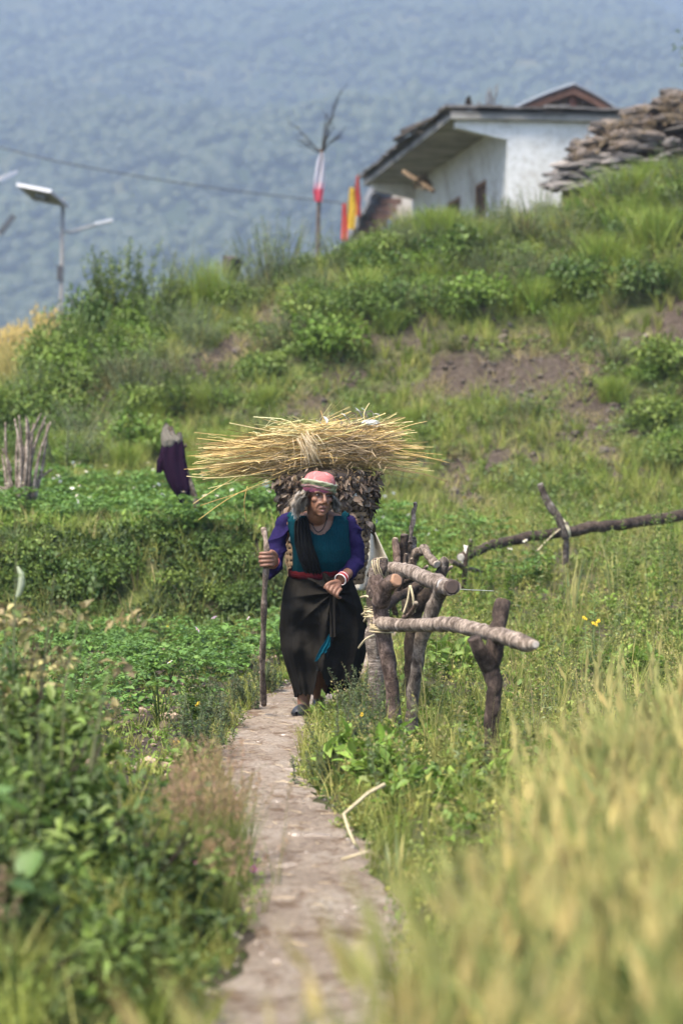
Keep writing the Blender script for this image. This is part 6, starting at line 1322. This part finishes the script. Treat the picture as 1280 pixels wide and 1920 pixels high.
for i in range(10):
    k = 6; t = np.linspace(0, 1, k); L = .075; w = .034 * np.sin(np.pi * t ** .85) * .5 + .001; cu = rng.uniform(-.02, .03); tw = rng.uniform(-.8, .8); V = []
    for a_, b_ in zip(t, w):
        ca, sa = math.cos(tw * a_), math.sin(tw * a_); c = np.array((0, L * a_, cu * math.sin(a_ * 3) * 1.4)); V += [c + np.array((-ca * b_, 0, -sa * b_ + b_ * .35)), c, c + np.array((ca * b_, 0, sa * b_ + b_ * .35))]
    F = [q for j in range(k - 1) for q in ([3 * j, 3 * j + 1, 3 * j + 4, 3 * j + 3], [3 * j + 1, 3 * j + 2, 3 * j + 5, 3 * j + 4])]
    LM.append(MB().add(V, F, LC[i % 5]).mesh('dry_leaf', M_STRAW))
LMP = [MB().add(np.array([v.co[:] for v in m.vertices]), np.array([list(p.vertices) for p in m.polygons]), c).mesh('pale_leaf', M_STRAW) for m, c in zip(LM[:4], [(.36, .36, .34), (.42, .41, .38), (.26, .25, .21), (.30, .27, .22)])]
def put_leaf(nm, me, root, inv_, p, nrm, s):
    o = bpy.data.objects.new(nm, me); COL.objects.link(o); o.parent = root; o.matrix_parent_inverse = inv_; d = Vector(norm(rng.normal(size=3) * np.array((.7, .7, .6)) + np.array((0, 0, -.75)))); nv2 = Vector(nrm + rng.normal(size=3) * .45)
    x = d.cross(nv2).normalized(); z = x.cross(d).normalized(); o.matrix_local = Matrix((x, d, z)).transposed().to_4x4(); o.location = p; o.scale = (s,) * 3; return o
for i in range(270):
    t = rng.uniform(2.6, 7.0) + (0 if rng.random() > .15 else 2); py = 905 + abs(rng.normal(0, 38)) if rng.random() < .8 else rng.uniform(900, 1080); py = min(py, 1085)
    if rng.random() < .22: py = rng.uniform(878, 905)
    r = (brad(py) + rng.uniform(.004, .022)) if py > 900 else rng.uniform(.20, .285); d = np.array((math.cos(t), math.sin(t), 0))
    put_leaf('dry_leaf', LM[i % 10] if rng.random() > .035 else LMP[i % 4], load, linv, Pp(612, py, BC) + d * r, d, rng.uniform(.5, .95))
mb = MB(); n = 1500; t = rng.uniform(0, 6.283, n); py = 890 + np.abs(rng.normal(0, 40, n)); py = np.minimum(py, 1088); r = np.array([brad(y) for y in py]) + rng.uniform(-.002, .02, n); d = np.stack([np.cos(t), np.sin(t), 0 * t], 1); B = np.array([Pp(612, y, BC) for y in py]) + d * r[:, None]
mb.add(*leaves(B, rng.normal(size=(n, 3)) * .6 + np.array((0, 0, -.8)), d + rng.normal(size=(n, 3)) * .5, rng.uniform(.03, .07, n), rng.uniform(.012, .026, n), pick(LC, n, .3), False)); bpart(mb, 'small_leaves', M_STRAW, load, linv, kind='stuff')

bun = empty('straw_bundle', tuple(Pp(590, 870, .38)), label='wide bundle of golden straw tied in the middle on top of the basket', cat='straw'); uinv = Matrix.Translation(-Vector(bun.location))
def sheaf(mb, n, A, M_, B, rA, rM, rB, cols, w, lenj=.25, sag=0, curl=.02):
    """straws running A -> M -> B, spread rA, rM, rB (px half height, depth m)"""
    a = rng.uniform(0, 6.283, n); q = np.sqrt(rng.random(n)); u, v = np.cos(a) * q, np.sin(a) * q; t0 = lenj * .62 * rng.random(n) ** .6; t1 = 1 - lenj * .68 * rng.random(n) ** .55
    K = 7; rows = []
    for k in range(K):
        t = t0 + (t1 - t0) * k / (K - 1); px = np.interp(t, [0, .5, 1], [A[0], M_[0], B[0]]); py = (1 - t) ** 2 * A[1] + 2 * t * (1 - t) * (2 * M_[1] - .5 * (A[1] + B[1])) + t * t * B[1]
        rz = np.interp(t, [0, .42, .5, .58, 1], [rA[0], rM[0] * 1.1, rM[0], rM[0] * 1.1, rB[0]]); rd = np.interp(t, [0, .5, 1], [rA[1], rM[1], rB[1]])
        P = np.stack([(px - 640) / FPX * 14.38, np.full(n, 14.38) + v * rd, CAMZ - (py + u * rz - HOR) / FPX * 14.38], 1); rows.append(P)
    j = rng.normal(size=(n, 3)) * .014; wild = (rng.random(n) < .25)[:, None] * rng.normal(size=(n, 3)) * np.array((.02, .05, .055)); rows = [p + wild * (k - 3) / 3 + j * math.sin(k * 1.3) * curl / .02 + rng.normal(size=(n, 3)) * .0015 for k, p in enumerate(rows)]
    wv = w * rng.uniform(.6, 1.5, n)[:, None]; sd_ = norm(np.stack([rng.normal(0, .3, n), rng.normal(0, 1, n), rng.normal(0, 1, n)], 1)); VV = np.stack([x for p in rows for x in (p - sd_ * wv, p + sd_ * wv)], 1); c = pick(cols, n, .18)
    f = np.array([[2 * i, 2 * i + 1, 2 * i + 3, 2 * i + 2] for i in range(K - 1)]); mb.add(VV.reshape(-1, 3), (f[None] + (np.arange(n) * 2 * K)[:, None, None]).reshape(-1, 4), np.repeat(c, 2 * K, 0))
GOLD = [(.42, .275, .085), (.48, .34, .13), (.31, .19, .06), (.52, .41, .20), (.20, .125, .05)]
BRN = [(.15, .105, .06), (.24, .175, .10), (.10, .07, .045), (.33, .25, .14)]
mb = MB()
sheaf(mb, 1300, (350, 868), (584, 840), (772, 806), (36, .15), (28, .12), (22, .13), GOLD + GOLD + [(.22, .23, .07)], .0015, .62)
sheaf(mb, 600, (450, 850), (600, 818), (780, 838), (24, .12), (22, .14), (22, .13), GOLD, .0014, .62)
sheaf(mb, 520, (430, 848), (612, 848), (838, 862), (26, .12), (24, .14), (34, .13), GOLD, .0014, .6)
sheaf(mb, 380, (420, 880), (560, 862), (740, 850), (26, .12), (24, .14), (30, .13), GOLD[:3] + BRN, .0016, .6, curl=.04)
sheaf(mb, 420, (575, 842), (660, 838), (740, 836), (18, .14), (26, .17), (22, .15), BRN, .0014, .6, curl=.09)
sheaf(mb, 160, (470, 812), (580, 812), (700, 792), (14, .10), (14, .12), (14, .10), [(.30, .31, .12), (.44, .40, .17), (.5, .45, .25)], .0016, .6, curl=.05)
bpart(mb, 'straws', M_STRAW, bun, uinv, kind='stuff')
mb = MB(); n = 1100; B = np.array([Pp(x, y, .26) for x, y in zip(rng.uniform(500, 735, n), rng.normal(862, 18, n))]) + rng.normal(size=(n, 3)) * np.array((0, .08, 0)); mb.add(*ribbons(B, B + rng.normal(size=(n, 3)) * np.array((.05, .04, .03)), rng.normal(size=(n, 3)) * .02, .0022, pick(BRN + BRN + GOLD[:1], n), 3, .4)); bpart(mb, 'tangled_hay', M_STRAW, bun, uinv, kind='stuff')
mb = MB(); n = 70; y0 = np.full(n, 818.) + rng.normal(0, 6, n); xx = rng.normal(577, 8, n); A = np.array([Pp(x - 6, y, .22) for x, y in zip(xx, y0)]); B = np.array([Pp(x + rng.normal(14, 8), y, .20) for x, y in zip(xx, y0 + rng.uniform(25, 58, n))])
mb.add(*ribbons(A, B, np.stack([rng.normal(0, .01, n), np.full(n, -.05), rng.normal(0, .01, n)], 1), .005, pick([(.34, .26, .145), (.26, .18, .09), (.38, .31, .20)], n), 5, .6)); bpart(mb, 'tie', M_STRAW, bun, uinv)
for i, (p0_, p1_, p2_) in enumerate([((372, 975), (440, 928), (520, 895)), ((362, 945), (400, 920), (450, 890)), ((376, 948), (430, 930), (510, 905)), ((430, 793), (490, 805), (560, 818)), ((720, 876), (790, 888), (838, 903)), ((740, 850), (800, 858), (842, 868)), ((700, 826), (760, 800), (800, 790)), ((345, 880), (420, 872), (500, 862)), ((350, 893), (410, 896), (520, 885)), ((700, 800), (735, 786), (758, 782)), ((464, 912), (458, 942), (461, 978)), ((560, 810), (552, 800), (544, 791)), ((600, 800), (605, 785), (601, 770)), ((685, 795), (682, 775), (692, 756))]):
    mb = MB(); add_tube(mb, bez([Pp(*p0_, .25), Pp(*p1_, .26), Pp(*p2_, .30)], 10), .0021, 5, GOLD[i % 5]); bpart(mb, 'loose_straw', M_STRAW, bun, uinv)
for i, (px, py, s) in enumerate([(606, 800, .9), (612, 796, .8), (655, 798, .9), (668, 792, 1.), (680, 786, 1.1), (690, 784, 1.2), (672, 783, .8), (700, 786, .9), (686, 774, .6), (650, 788, .7), (640, 798, .8), (708, 792, .8)]):
    o = put_leaf('pale_leaf', LMP[i % 4], bun, uinv, Pp(px, py, .32), np.array((0, -.7, .7)), s)
    o.rotation_euler = (rng.uniform(.4, 1.2), rng.uniform(-.4, .4), rng.uniform(1.0, 2.1))
mb = MB(); rock(mb, Pp(695, 797, .42), (.06, .06, .035), 9, 3, (.42, .44, .44)); bpart(mb, 'grey_wrapping', M_CLOTH, bun, uinv)
